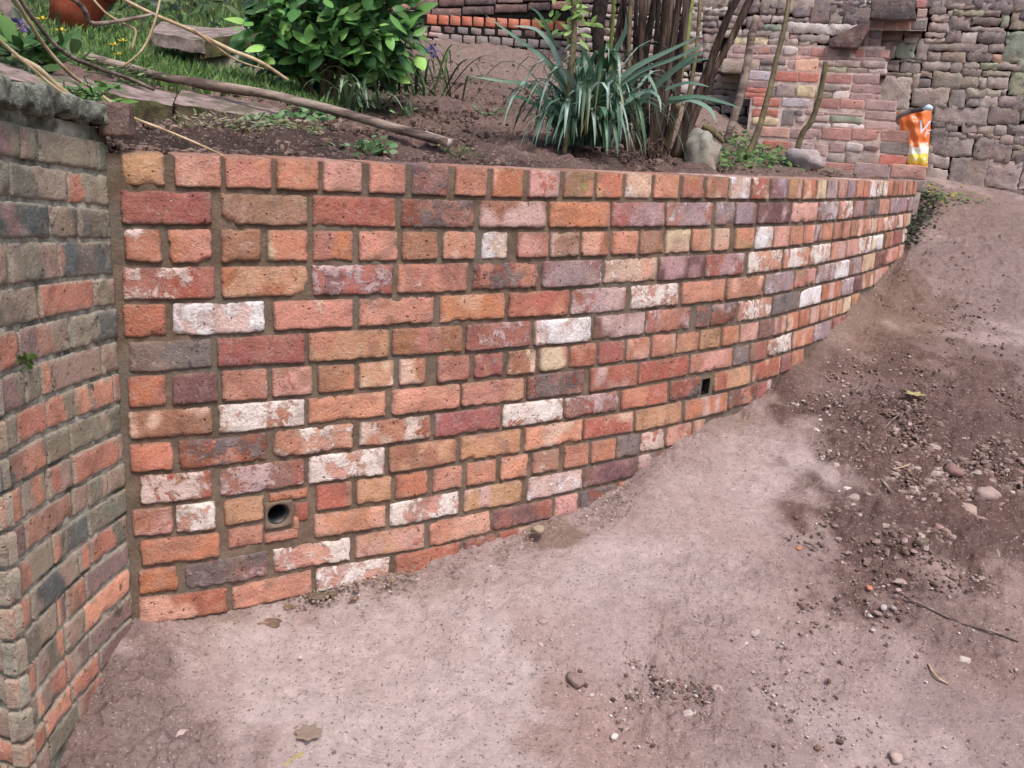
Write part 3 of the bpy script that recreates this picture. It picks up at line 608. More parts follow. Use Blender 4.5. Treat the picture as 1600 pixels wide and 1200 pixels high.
# loose brick end on top of the junction
a = at(180, 213, 1.98); mb = MB()
def sb_(u, z, d): e = np.array([.94, .34]); e /= np.hypot(*e); n_ = np.array([e[1], -e[0]]); return np.stack([a[0] + e[0] * u + n_[0] * d, a[1] + e[1] * u + n_[1] * d, a[2] + z], -1)
block(mb, sb_, -.029, .030, 0, 0, .064, .064, lin((146, 118, 108), .8), lin((120, 96, 90), .8), .5, 901.3, proud=.02, rr=.004, chip=.5, back=.16, res=.006)
finish(mb.build('loose_brick', M_BRICK), 'brown-grey brick end standing on the corner beside the dark slate coping', 'brick')

# ================================================================== ground in front (sloping earth path)
def plane_z(X, Y): return -0.00476 * X + 0.28928 * Y - 1.67258 + EYE
BASEPX = [(205, 968), (350, 955), (485, 922), (605, 897), (720, 866), (775, 850), (860, 815), (905, 795), (985, 750), (1030, 712), (1100, 665), (1160, 640), (1190, 610), (1235, 570), (1300, 515), (1345, 465), (1380, 425), (1415, 390)]
ba, bt = azt([p[0] for p in BASEPX], [p[1] for p in BASEPX]); bR = Rwall(ba); bz = EYE + bR * bt; bres = bz - plane_z(bR * np.sin(ba), bR * np.cos(ba))
def on_ground(x, y):                              # where the sight line through (x, y) meets the path
    a, b, c = [float(q) for q in ray(x, y)]
    k = (-1.67258) / (c + 0.00476 * a - 0.28928 * b); return np.array([k * a, k * b, EYE + k * c])
DARK = [(1500, 420, .9, .55, .45), (1560, 340, .9, .5, .45), (1480, 760, .55, .40, .95), (1390, 640, .40, .28, .75), (1540, 660, .5, .35, .9), (1590, 820, .4, .3, .8), (1330, 700, .25, .18, .6), (1500, 560, .5, .16, .6), (1560, 480, .5, .14, .5), (120, 1130, .22, .20, .6), (60, 1220, .3, .25, .6), (1420, 560, .4, .1, .4),
        (1480, 940, .25, .15, .55), (1560, 1040, .3, .2, .35), (1150, 1150, .2, .12, .25), (1330, 860, .25, .12, .35), (240, 1180, .2, .1, .5)]
LOOSE = [(1500, 400, .8, .6, .55), (1480, 760, .5, .35, 1.), (1540, 830, .4, .25, 1.), (1060, 1060, .22, .15, .8), (1350, 720, .25, .2, .8), (110, 1120, .22, .22, 1.), (230, 1010, .12, .12, .8), (1580, 660, .4, .3, .8), (1270, 1000, .2, .15, .4), (1200, 640, .18, .2, .6), (1320, 520, .25, .2, .7), (1400, 430, .3, .25, .8), (1060, 700, .15, .14, .6), (1560, 950, .3, .2, .7), (900, 770, .15, .07, .6), (1100, 1000, .2, .15, .5), (240, 1150, .2, .12, .9)]
SAND = [(1400, 440, .22, .30, .9), (1340, 500, .22, .28, .95), (1230, 600, .14, .16, .7), (1350, 470, .30, .22, .9), (1290, 540, .22, .18, .7), (1420, 500, .25, .12, .8), (860, 820, .10, .05, .7), (330, 965, .14, .05, .6), (1130, 660, .18, .08, .55), (1500, 330, .5, .3, .3), (640, 890, .2, .05, .4)]
PALE = [(600, 1050, .5, .3, .8), (430, 1010, .3, .1, .7), (900, 900, .4, .15, .5), (1250, 760, .3, .2, .35), (1440, 620, .3, .06, .4)]
def mask(X, Y, L):
    m = np.zeros_like(X); nz = fbm(np.stack([X * 3.3, Y * 3.3, X * 0], -1), 4, 71); nz2 = fbm(np.stack([X * 11, Y * 11, X * 0], -1), 3, 72)
    for (x, y, rx, ry, s) in L:
        p = on_ground(x, y); q = np.hypot((X - p[0]) / rx, (Y - p[1]) / (ry * 1.6)) + 0.45 * nz + .35 * nz2
        m = np.maximum(m, s * (1 - sst(0.65, 1.1, q)))
    return m
def ground_part(azs, r0, r1, nr):
    A = np.repeat(azs[:, None], nr, 1); T = np.linspace(0, 1, nr)[None, :]
    Rg = np.exp(np.log(r0)[:, None] + (np.log(r1) - np.log(r0))[:, None] * T)
    X, Y = Rg * np.sin(A), Rg * np.cos(A); Z = plane_z(X, Y)
    Ac = np.clip(A, ba[0], ba[-1]); dist = np.abs(Rwall(np.clip(A, -.43, .405)) - Rg)
    Z = Z + np.interp(Ac, ba, bres) * np.exp(-(dist / .22) ** 2) * (1 - sst(.40, .50, A))
    loose, dark, sand, pale = mask(X, Y, LOOSE), mask(X, Y, DARK), mask(X, Y, SAND), mask(X, Y, PALE)
    near = np.exp(-(dist / .07) ** 2) * (1 - sst(.40, .45, A)); loose = np.maximum(loose, .75 * near * (.6 + .4 * vnoise(np.stack([X * 9, Y * 9, X * 0], -1), 5)))
    P = np.stack([X, Y, X * 0], -1)
    Z = Z + 0.022 * fbm(P * 2.2, 3, 61) + .006 * fbm(P * 6, 3, 66) + (0.0045 + .013 * loose) * fbm(P * 13, 4, 62) + (0.0014 + .0090 * loose) * fbm(P * 48, 4, 63, .6) + .004 * dark * np.abs(fbm(P * 22, 3, 68)) 
    Z = Z + 0.007 * (1 - loose) * fbm(np.stack([(X * .88 - Y * .47) * 3, (X * .47 + Y * .88) * 17, X * 0], -1), 3, 64)
    pk = lin((184, 160, 156), .72); pl = lin((200, 180, 176), .74); dk = lin((112, 84, 78), .66); sn = lin((146, 118, 98), .66); tn = lin((176, 146, 138), .72)
    n = fbm(P * 1.3, 3, 65)[..., None]
    c = pk + (tn - pk) * sst(-.2, .5, n)
    for m_, cc in ((pale, pl), (sand, sn), (dark, dk)): c = c + (cc - c) * m_[..., None]
    c = c + (lin((164, 134, 126), .75) - c) * (.45 * loose * (1 - dark))[..., None]
    V = np.stack([X, Y, Z], -1).reshape(-1, 3); return V, gridfaces(len(azs) - 1, nr - 1, flip=True), np.c_[c.reshape(-1, 3), loose.ravel()]
gb = MB()
az1 = np.linspace(-.80, .400, 760); gb.add(*ground_part(az1, np.full(760, .95), np.minimum(Rwall(np.clip(az1, -.43, .40)) + .05, 9) , 300))
az2 = np.linspace(.400, .86, 330); gb.add(*ground_part(az2, np.full(330, .95), np.full(330, 7.0), 520))
gr = gb.build('ground', M_GROUND); gr['kind'] = 'structure'
gr['label'] = 'bare pinkish brown earth path sloping up beside the new wall'

# ================================================================== raised soil bed behind the wall
CTRL = [(190, 236, 2.2), (300, 238, 2.3), (450, 243, 2.35), (620, 253, 2.5), (800, 262, 2.75), (950, 267, 3.0), (1100, 273, 3.3), (1250, 280, 3.9), (1380, 285, 4.7), (1440, 296, 5.2),
        (-60, 190, 1.75), (60, 178, 1.95), (150, 196, 2.15), (-60, 135, 2.45), (80, 168, 2.5), (-60, 88, 3.0), (100, 112, 3.1), (230, 197, 2.65), (190, 180, 2.85), (250, 185, 2.95), (350, 184, 2.95), (320, 195, 2.72), (440, 194, 2.75), (430, 178, 3.0), (180, 118, 3.35), (400, 145, 3.3), (240, 100, 4.2), (240, 55, 6), (60, 60, 4.8), (60, 0, 7), (300, 5, 8), (450, 60, 6),
        (300, -80, 11), (-80, -80, 10), (600, -60, 11), (560, 198, 3.2), (560, 160, 3.9), (650, 122, 4.7), (720, 122, 4.6), (700, 96, 6.3), (820, 148, 4.5), (820, 98, 6.2), (640, 66, 6.9), (760, 70, 7.1), (900, 205, 3.7), (960, 140, 5.6),
        (1000, 228, 3.8), (1130, 246, 4.2), (1120, 178, 5.8), (1160, 222, 5.15), (1190, 238, 5.2), (1215, 248, 4.7), (1250, 262, 4.6), (1280, 262, 5.1), (1330, 278, 4.8), (1400, 284, 5.05), (1000, 128, 6.6), (1085, 165, 6.3), (900, 84, 7.2), (1330, 285, 5.6), (1300, 262, 6.2), (1390, 290, 7)]
CP = np.array([at(*c) for c in CTRL])
def tps_fit(P):
    n = len(P); d = np.hypot(P[:, None, 0] - P[None, :, 0], P[:, None, 1] - P[None, :, 1]); K = d  # linear kernel keeps it calm
    A = np.zeros((n + 3, n + 3)); A[:n, :n] = K + np.eye(n) * 1e-3; A[:n, n] = A[n, :n] = 1; A[:n, n + 1:] = P[:, :2]; A[n + 1:, :n] = P[:, :2].T
    return np.linalg.solve(A, np.r_[P[:, 2], 0, 0, 0])
WB = tps_fit(CP)
def bed_z(X, Y):
    sh = np.shape(X); X = np.ravel(X).astype(float); Y = np.ravel(Y).astype(float)
    z = WB[-3] + WB[-2] * X + WB[-1] * Y
    for i in range(len(CP)): z = z + WB[i] * np.hypot(X - CP[i, 0], Y - CP[i, 1])
    return z.reshape(sh)
def on_bed(x, y, R=None):
    """first place where the sight line meets the bed"""
    a, t = azt(x, y); Rs = np.linspace(2.0 if R is None else R, 12, 700); X, Y = Rs * math.sin(a), Rs * math.cos(a)
    h = bed_z(X, Y) - (EYE + Rs * t); i = np.argmax(h > 0) if (h > 0).any() else len(Rs) - 1
    return np.array([X[i], Y[i], float(bed_z(X[i:i + 1], Y[i:i + 1])[0])])
def bed_at(x, R):                                # on the bed below image column x, R metres away
    a, _ = azt(x, 150); X, Y = R * math.sin(a), R * math.cos(a); return np.array([X, Y, float(bed_z(np.array([X]), np.array([Y]))[0])])
nb_, nr = 560, 400
azs = np.linspace(-.74, .402, nb_); inner = Rwall(np.clip(azs, AZ0, .40)) + .19 - .10 * (azs < AZ0)
det = np.sin(azs) * -TV[1] + np.cos(azs) * TV[0]; Rold = (PN[0] * -TV[1] + PN[1] * TV[0]) / det
inner = np.where(azs < AZ0 - .004, np.where(azs > aN, np.clip(Rold, 1.5, 2.1) + .10, 1.66), inner)
A = np.repeat(azs[:, None], nr, 1); T = np.linspace(0, 1, nr)[None, :] ** 1.15
Rg = np.exp(np.log(inner)[:, None] + (np.log(13.0) - np.log(inner))[:, None] * T); X, Y = Rg * np.sin(A), Rg * np.cos(A); Z = bed_z(X, Y)
P = np.stack([X, Y, X * 0], -1)
grassy = 0
xr, yr = X, Y
lawn = sst(3.2, 3.9, Rg) * (1 - sst(-.20, -.08, A)); dry = sst(4.3, 5.2, Rg) * sst(-.22, -.1, A)
amp = 1 - .7 * lawn
Z = Z + amp * (0.020 * fbm(P * 6, 4, 81) + 0.016 * fbm(P * 21, 4, 82) + 0.008 * fbm(P * 60, 3, 83)) - .02 * (1 - sst(0, .1, Rg - inner[:, None]))
dk = lin((72, 58, 54), .55); md = lin((140, 112, 104), .72); dr = lin((152, 128, 118), .72); gn = lin((70, 84, 44), .5)
mo_ = sst(2.35, 3.1, Rg)[..., None] * .75 + .45 * fbm(P * 3, 3, 84)[..., None]
c = dk + (md - dk) * np.clip(mo_, 0, 1); c = c + (dr - c) * dry[..., None]; c = c + (gn - c) * lawn[..., None]
bb = MB(); bb.add(np.stack([X, Y, Z], -1).reshape(-1, 3), gridfaces(nb_ - 1, nr - 1, flip=True), np.c_[c.reshape(-1, 3), (.9 - .6 * lawn).ravel()])
bed = bb.build('soil', M_GROUND); bed['kind'] = 'structure'; bed['label'] = 'dark dug soil of the raised bed rising behind the new brick wall'

# ================================================================== stone wall, steps and terraces behind
def vplane(az0, D):
    c, s = math.cos(az0), math.sin(az0)            # plane at distance D in direction az0
    o = np.array([D * s, D * c]); e = np.array([c, -s]); n = np.array([-s, -c])
    def surf(u, z, d): return np.stack([o[0] + e[0] * u + n[0] * d, o[1] + e[1] * u + n[1] * d, z], -1)
    def px(x, y):
        a, b, cc = [float(q) for q in ray(x, y)]; k = D / (a * s + b * c); p = np.array([k * a, k * b]) - o; return float(p @ e), EYE + k * cc
    return surf, px
STC = {'s': [(158, 144, 138), (142, 130, 126), (174, 158, 150), (150, 138, 126), (132, 120, 118), (164, 146, 142)], 'v': [(116, 104, 106), (126, 112, 116)], 'o': [(214, 166, 142)], 'y': [(206, 190, 152)], 'G': [(138, 146, 128), (150, 152, 126)], 'w': [(196, 184, 180)],
       'b': [(186, 132, 122), (174, 118, 110), (196, 146, 134)], 'B': [(196, 116, 102), (186, 106, 94)], 'm': [(168, 136, 134), (180, 150, 146), (156, 126, 126)], 'L': [(190, 178, 186)], 'R': [(200, 108, 82), (186, 98, 76)], 'D': [(104, 80, 82), (118, 88, 86), (92, 76, 82)], 'g': [(132, 124, 124), (146, 134, 130)]}
rs = random.Random(21)
def pxblock(mb, surf, px, box, code, slope=0.03, gap=0.0, **kw):
    global sd_
    x0, y0, x1, y1 = box; sd_ += 1
    u0, u1 = px(x0, (y0 + y1) / 2)[0] + gap, px(x1, (y0 + y1) / 2)[0] - gap
    xm = (x0 + x1) / 2; h = slope * (x1 - x0) / 2
    t0, t1, b0, b1 = px(xm, y0 - h)[1], px(xm, y0 + h)[1], px(xm, y1 - h)[1], px(xm, y1 + h)[1]
    hj = min(.010, abs(t0 - b0) * .10) if code in 'svGwoy' else .001
    t0, t1, b0, b1 = [q + rs.uniform(-hj, hj) for q in (t0, t1, b0, b1)]
    c1 = lin(rs.choice(STC[code]), 1.08) * rs.uniform(.9, 1.1)
    par = dict(proud=.026, rr=.010, re=.008, back=.05, wob=.010, chip=.7, rough=.009, res=.016, round_=.002, tilt=rs.uniform(-.01, .01))
    if code in 'bBmLRDg' and (y1 - y0) < 26: par = dict(proud=.008, rr=.008, re=.007, back=.03, wob=.003, chip=.5, rough=.002, res=.018)
    par.update(kw)
    block(mb, surf, u0, u1, b0 + gap, b1 + gap, t0 - gap, t1 - gap, c1, lin((196, 186, 176), .8), .22, sd_ + .4, **par)
def tiles(txt, ox, oy, k):
    out = []
    for tok in txt.split():
        code = 's'
        if tok[-1].isalpha(): code = tok[-1]; tok = tok[:-1]
        v = [float(q) for q in tok.split(',')]; out.append(((ox + v[0] / k, oy + v[1] / k, ox + v[2] / k, oy + v[3] / k), code))
    return out
W_ST = tiles("700,20,845,140 860,35,1160,95 870,105,915,160 925,100,1205,160G 1180,35,1285,110 1295,35,1475,125 1220,115,1365,165 1475,-60,1640,120 1100,-40,1390,22 710,150,880,215 885,165,1085,295 1095,175,1365,250 1380,155,1450,260G 1475,135,1680,285 690,225,875,310 1090,262,1405,312 650,322,835,362 650,372,830,412 845,300,990,412v 1000,318,1142,418w 1155,315,1410,415 1415,300,1720,600G 690,420,1245,495 1255,425,1400,505 665,503,795,585 805,507,1040,590 1050,503,1285,600 1290,520,1400,605o 615,597,885,682 892,600,998,705 1012,602,1158,670 1172,610,1330,675G 1340,612,1640,682 595,690,712,748 720,705,990,862 1000,675,1180,740 1190,685,1465,735 1460,695,1740,925G 575,755,700,840v 985,745,1155,850 1165,742,1232,850 1240,738,1445,858 530,850,865,1030 885,862,1035,1030 1040,862,1365,945 1375,865,1420,915 1040,950,1165,1030 1165,935,1338,1048w 1350,930,1580,1030 1600,940,1800,1040 235,300,430,390m 450,305,615,358 445,365,580,420w 375,430,550,580G 565,390,675,570 325,400,435,435 215,400,320,570m 320,450,360,570 40,595,205,675v 215,625,395,680 415,610,600,695 240,580,390,610 400,580,615,600 110,680,240,730w 250,700,520,740 180,750,505,1040 475,750,515,820 525,710,585,890", 1340, 0, 6.15)
W_ST += tiles("655,265,1220,425 1228,260,1550,435 1565,240,1760,400G 650,400,770,475 775,425,895,510 960,420,1105,520 1112,440,1290,535 1292,450,1425,540 1425,440,1550,525 1560,440,1700,520 800,515,1005,572 1012,528,1185,585 1190,535,1340,590 1345,548,1530,628 1535,560,1700,635 610,480,790,735 775,580,1060,755 1080,590,1460,820 1465,645,1700,695 1475,700,1700,800 590,755,815,870 820,785,1200,1110 1190,815,1555,1100 1570,820,1750,1100 590,895,790,1090 560,1110,900,1240v 900,1120,1300,1240v 1300,1110,1750,1240v", 1360, 130, 6.667)
W_ST += tiles("-130,0,15,60 20,0,240,60 20,70,235,110w -150,70,15,110 0,115,90,150 95,115,235,155 0,160,140,205 -150,120,-5,200 0,212,125,262v 0,275,135,320v -160,212,-5,320 0,330,130,410 -160,330,-5,420b 640,0,860,85 870,0,1022,160v 1030,0,1210,225v 1215,80,1335,230 1345,75,1590,225 1225,25,1485,65 1500,10,1600,75w 475,45,630,92 540,100,690,150 705,95,780,150m 560,155,645,215 650,160,800,220 805,178,1008,220 800,230,1470,320w 570,235,750,295G 640,300,815,378 820,335,915,385m 920,340,1200,405 370,290,640,350 415,160,565,285v 250,0,460,60 250,70,400,150 250,160,400,230 140,215,360,280 140,290,360,350 625,385,905,440 910,410,1080,450 1400,100,1600,440v 0,420,130,500 -150,430,-10,560 0,505,150,580 0,590,150,700 300,355,610,440y", 1100, 0, 6.15)
W_ST += [((1385,172,1420,196),'s'),((1418,172,1455,200),'v'),((1388,198,1452,222),'s'),((1392,224,1425,262),'v'),((1424,224,1456,252),'s'),((1420,254,1455,290),'s'),((1380,262,1422,292),'v')]
W_ST += tiles("165,590,530,720 540,570,790,630v 800,575,870,660m 875,575,1100,700o 1105,590,1250,635 1260,585,1500,650 530,640,650,685 690,635,810,690 1180,645,1370,705G 1380,660,1570,715 115,725,370,790 90,800,370,860 60,870,350,910 -100,710,100,800 -100,810,80,900 -120,910,250,1000 260,920,460,1010", 1100, 0, 6.15)
surf_b, px_b = vplane(.40, 6.25)
sw = empty('stone_wall', (*surf_b(np.array([0.]), np.array([0.]), np.array([0.]))[0][:2], -.15), 'tall rubble stone wall of grey-brown stones with dark open joints at the back right', 'stone wall')
mb = MB()
for box, code in W_ST: pxblock(mb, surf_b, px_b, box, code, gap=-.004)
# the same walling carried on past the frame and behind the shrub
def fill(mb, surf, px, x0, x1, y0, y1, rh, rw, codes, slope=.03, **kw):
    y = y0
    while y < y1:
        h = rs.uniform(*rh); x = x0 - rs.uniform(0, rw[0])
        while x < x1:
            w_ = rs.uniform(*rw); o = slope * (x - x0)
            pxblock(mb, surf, px, (x, y + o, x + w_ - 2, y + h - 2 + o), rs.choice(codes), slope=slope, **kw); x += w_
        y += h
fill(mb, surf_b, px_b, 1330, 1720, -170, -8, (18, 34), (28, 70), 'ssssvG')
fill(mb, surf_b, px_b, 1000, 1330, -170, -4, (14, 30), (26, 60), 'ssssv')
fill(mb, surf_b, px_b, 1610, 1760, -8, 300, (20, 40), (30, 70), 'sssvG')
fill(mb, surf_b, px_b, 900, 1078, -20, 150, (8, 16), (16, 44), 'sssmmw')
fill(mb, surf_b, px_b, 1060, 1215, 150, 240, (10, 16), (26, 48), 'sssmv')
mb.build('stones', M_STONE, sw)
mo = MB(); us = np.linspace(px_b(890, 100)[0], px_b(1790, 100)[0], 60); zs = np.linspace(-.5, 2.6, 60); U, Zp = np.meshgrid(us, zs, indexing='ij')
mo.add(surf_b(U.ravel(), Zp.ravel(), (-.012 + .012 * fbm(np.stack([U * 9, Zp * 9, U * 0], -1), 3, 5)).ravel()), gridfaces(59, 59), (.2, .2, .2)); mo.build('joints', M_GAP, sw)

# brick and stone steps
STEPS = [
 (6.13, (1354, 46, 1379, 98), "", "1358,48,1377,60v 1356,61,1376,75m 1356,77,1377,90b"),
 (6.00, (1118, 92, 1388, 114), "", "1127,96,1186,117s 1188,93,1228,102v 1230,94,1241,107m 1242,93,1278,113o 1280,96,1303,103s 1305,95,1344,105s 1186,104,1205,111s 1212,103,1231,112s 1292,105,1322,114G 1324,107,1355,116s 1346,96,1384,106s 1357,108,1386,116s"),
 (5.15, (1280, 253, 1447, 300), "1250,850,1520,930,b", "1283,255,1333,274b 1335,256,1390,276m 1392,258,1447,279b 1400,281,1446,298g 1340,279,1398,297g 1283,277,1338,295g"),
 (5.38, (1187, 199, 1420, 262), "", "1189,199,1233,214b 1235,201,1282,217m 1284,200,1329,218b 1331,202,1373,219b 1376,204,1421,221b 1193,220,1233,232B 1235,223,1270,236m 1190,234,1230,250b 1273,226,1293,243m 1295,224,1319,238m 1321,224,1348,237w 1350,228,1373,236v 1376,223,1419,240g 1293,241,1318,255s 1321,241,1372,257s 1374,243,1416,259B 1232,238,1268,254m"),
 (5.63, (1173, 153, 1404, 206), "", "1176,153,1219,166B 1222,154,1264,167L 1272,155,1311,169b 1313,156,1350,170b 1352,157,1400,172m 1176,170,1193,182B 1194,171,1216,182B 1176,184,1216,196y 1222,172,1241,196g 1242,172,1255,180v 1244,182,1258,190s 1266,181,1295,190s 1296,182,1348,191G 1258,173,1287,180m 1288,177,1349,181m 1264,192,1298,199w 1300,193,1349,200w 1352,175,1400,187m 1352,190,1400,203m"),
 (5.88, (1158, 110, 1376, 158), "", "1163,111,1204,125L 1209,112,1246,127B 1248,114,1280,128B 1289,116,1330,130b 1333,117,1374,131m 1162,127,1199,137m 1161,137,1198,144B 1160,145,1198,153B 1204,133,1214,137m 1213,133,1243,151s 1245,133,1273,151y 1279,133,1313,143s 1314,134,1328,140s 1203,138,1212,151g 1274,145,1300,154s 1301,142,1326,155w 1330,133,1376,145m 1328,147,1376,157m"),
 (6.08, (1138, 70, 1384, 98), "", "1146,72,1166,83m 1169,72,1184,84m 1186,73,1202,84b 1204,73,1222,84m 1225,73,1246,85w 1248,74,1266,86m 1268,75,1288,88b 1290,76,1307,88m 1310,76,1329,88v 1331,77,1350,89b 1352,78,1371,89m 1373,79,1390,90b 1138,86,1240,92m 1242,89,1312,95b 1314,91,1384,97m"),
 (6.12, (1358, 28, 1450, 48), "", "1360,30,1379,44m 1381,32,1401,45m 1404,32,1423,45b 1425,31,1447,46g  1432,1,1447,12b 1433,14,1448,27m 1400,-20,1430,-2m 1432,-18,1450,-3b"),
]
st = empty('garden_steps', (*at(1330, 280, 5.3)[:2], -.2), 'flight of pink brick steps with rubble infill climbing in front of the stone wall', 'steps')
for D, box, _, txt in STEPS:
    surf, px = vplane(.36, D); mb = MB()
    for tok in txt.split():
        code = tok[-1]; v = [float(q) for q in tok[:-1].split(',')]; pxblock(mb, surf, px, v, code, slope=.022, proud=.004 if code in 'bBmLg' else .012, rr=.004 if code in 'bBmLg' else .012, re=.003 if code in 'bBmLg' else .007, round_=0, wob=.0025, gap=-.001, tilt=0, chip=.3)
    x0, y0, x1, y1 = box; u0, z1 = px(x0, y0 - 1); u1 = px(x1, y0)[0]; z0 = px((x0 + x1) / 2, y1)[1] - (.12 if D < 5.8 else .0); dp = .30
    us = np.linspace(u0, u1, 30); zs = np.linspace(z0, z1, 14); U, Zp = np.meshgrid(us, zs, indexing='ij')
    sl_ = (U - u0) * -.012
    mb.add(surf(U.ravel(), (Zp + sl_ * 0).ravel(), (.003 * fbm(np.stack([U * 20, Zp * 20, U * 0], -1), 3, 8)).ravel()), gridfaces(29, 13), (.2, .2, .2), mi=1)
    V = surf(np.array([u0, u1, u1, u0, u0, u1, u1, u0]), np.array([z0, z0, z1, z1] * 2), np.array([0, 0, 0, 0, -dp, -dp, -dp, -dp]))
    mb.add(V, [[3, 2, 6, 7], [1, 5, 6, 2], [0, 3, 7, 4]], (.2, .2, .2), mi=1)
    mb.build('step', [M_STONE, M_STEPM], st)
# dark slate cheek leaning on the upper steps
surf, px = vplane(.36, 6.0)
mb = MB()
for (q, cc) in (([(1295, 72), (1294, 62), (1358, 30), (1359, 46), (1340, 75)], (112, 92, 98)), ([(1359, 28), (1362, 2), (1396, -4), (1428, 4), (1432, 30), (1400, 31)], (108, 98, 100))):
    n = len(q); U = np.array([px(*p)[0] for p in q]); Zq = np.array([px(*p)[1] for p in q]); cu, cz0 = U.mean(), Zq.mean(); rows = []
    for k, dp in ((1.0, -.10), (1.0, .0), (.96, .012), (.6, .016), (.2, .018)):
        rows.append(surf(cu + (U - cu) * k, cz0 + (Zq - cz0) * k, np.full(n, dp)))
    V = np.concatenate(rows); F = [[i * n + j, i * n + (j + 1) % n, (i + 1) * n + (j + 1) % n, (i + 1) * n + j] for i in range(4) for j in range(n)] 
    mb.add(V, F, np.r_[lin(cc, .7), .3], (.3, .3, .3, .4)); mb.f.append([mb.n - n + j for j in range(n)]); mb.mi.append(0)
finish(mb.build('slate_cheek', M_STONE, smooth=False), 'dark purple-grey slate slabs set against the top of the brick steps', 'slate')

# terrace wall at the back centre
surf_t, px_t = vplane(0.0, 7.1)
tw = empty('terrace_wall', (*surf_t(np.array([0.]), np.array([0.]), np.array([0.]))[0][:2], .6), 'low terrace wall with a bright red brick course on top, behind the soil bed', 'brick wall')
mb = MB()
for i in range(14): pxblock(mb, surf_t, px_t, (667 + i * 18.2, 23 + i * .9, 683 + i * 18.2, 38 + i * .9), 'R', slope=.05)
for i in range(11): pxblock(mb, surf_t, px_t, (684 + i * 20, 53 + i * 1.2, 702 + i * 20, 66 + i * 1.2), 'g', slope=.05)
for i in range(12): pxblock(mb, surf_t, px_t, (652 + i * 21, 40 + i * 1.0, 668 + i * 21, 50 + i * 1.0), rs.choice('DDgm'), slope=.05)
fill(mb, surf_t, px_t, 640, 690, 50, 68, (9, 9), (18, 24), 'm'); fill(mb, surf_t, px_t, 745, 1000, 74, 100, (10, 13), (34, 60), 'mmg', slope=.04); fill(mb, surf_t, px_t, 885, 1000, 40, 80, (9, 13), (14, 30), 'sswm', slope=.04)
us = np.linspace(px_t(600, 60)[0], px_t(1010, 60)[0], 40); zs = np.linspace(px_t(760, 120)[1] - .2, px_t(760, 27)[1], 14); U, Zp = np.meshgrid(us, zs, indexing='ij')
mb.add(surf_t(U.ravel(), (Zp - .045 * (U - us[0]) / 1.4).ravel(), np.zeros(U.size)), gridfaces(39, 13), (.2, .2, .2), mi=1)
ut = [us[0], us[-1]]; V = surf_t(np.array([us[0], us[-1], us[-1], us[0]]), np.array([zs[-1], zs[-1] - .045, zs[-1] - .045, zs[-1]]), np.array([0, 0, -.3, -.3])); mb.add(V, [[0, 1, 2, 3]], (.2, .2, .2), mi=1)
mb.build('brickwork', [M_STONE, M_GAP], tw)
surf_u, px_u = vplane(.05, 7.5)
uw = empty('upper_wall', (*surf_u(np.array([0.]), np.array([0.]), np.array([0.]))[0][:2], .9), 'dark brick upper wall with curved courses at the top centre of the photo', 'brick wall')
mb = MB(); 
for k in range(11):
    y = 20 - k * 15; fill(mb, surf_u, px_u, 560, 1040, y, y + 5, (14, 15), (34, 52), 'DDDDmDb', slope=-.10 + .04 * (k < 2))
us = np.linspace(px_u(540, 0)[0], px_u(1060, 0)[0], 30); zs = np.linspace(px_u(760, 70)[1], px_u(760, -160)[1], 20); U, Zp = np.meshgrid(us, zs, indexing='ij')
mb.add(surf_u(U.ravel(), Zp.ravel(), np.full(U.size, -.004)), gridfaces(29, 19), (.2, .2, .2), mi=1); mb.build('brickwork', [M_STONE, M_GAP], uw)

# ================================================================== things in the bed
def pxpath(pts, R0, R1=None):
    n = len(pts); R1 = R0 if R1 is None else R1
    return [at(p[0], p[1], R0 + (R1 - R0) * i / max(1, n - 1)) for i, p in enumerate(pts)]
def pxr(r, R): return r * R / FPX * 1.0
def stick(name, pts, R0, R1, rad, mat, label, cat, group=None, wob=.12, parent=None, n=8):
    mb = MB(); rads = [pxr(q, R0 + (R1 - R0) * i / max(1, len(rad) - 1)) for i, q in enumerate(rad)]
    # one radius per path point
    rr = list(np.interp(np.linspace(0, 1, len(pts)), np.linspace(0, 1, len(rads)), rads))
    tube(mb, pxpath(pts, R0, R1), rr, n=n, wob=wob); o = mb.build(name, mat, parent)
    return finish(o, label, cat, group) if parent is None else o

# --- leafy shrub
GREENS = [(120, 176, 84), (96, 152, 70), (70, 122, 56), (52, 96, 46), (38, 74, 36), (146, 196, 96)]
def shrub(name, label, cat, stems, crown, n, L, W, cols, seed, R, group=None, mat=None):
    g = random.Random(seed); base = on_bed(*stems[0][0][-1]) if False else at(*stems[0][0][-1], R)
    root = empty(name, base, label, cat, group)
    for pts, r0, r1 in stems:
        stick('stem', pts, R + g.uniform(-.1, .1), R, [r0, r1], mat or M_OLIVE, '', '', parent=root)
    mb = MB()
    for (cx, cy, rx, ry, rd, k) in crown:
        c = at(cx, cy, R); sx, sz = rx * R / FPX, ry * R / FPX
        for i in range(int(n * k)):
            while True:
                q = np.array([g.uniform(-1, 1), g.uniform(-1, 1), g.uniform(-1, 1)])
                if .25 < np.linalg.norm(q) < 1: break
            p = c + q * np.array([sx, rd, sz]); d = np.array([q[0] * .8 + g.gauss(0, .5), q[1] * .6 + g.gauss(0, .5) - .3, g.gauss(-.15, .45)])
            nrm = np.array([g.gauss(0, .35), -0.7 + g.gauss(0, .3), .8]); col = np.array(lin(g.choice(cols), 1.15)) * g.uniform(.65, 1.3)
            s = g.uniform(.6, 1.15); leaf(mb, p, d, nrm, L * s, W * s, col, bend=g.uniform(.2, .9))
    mb.build('foliage', M_LEAF, root); return root
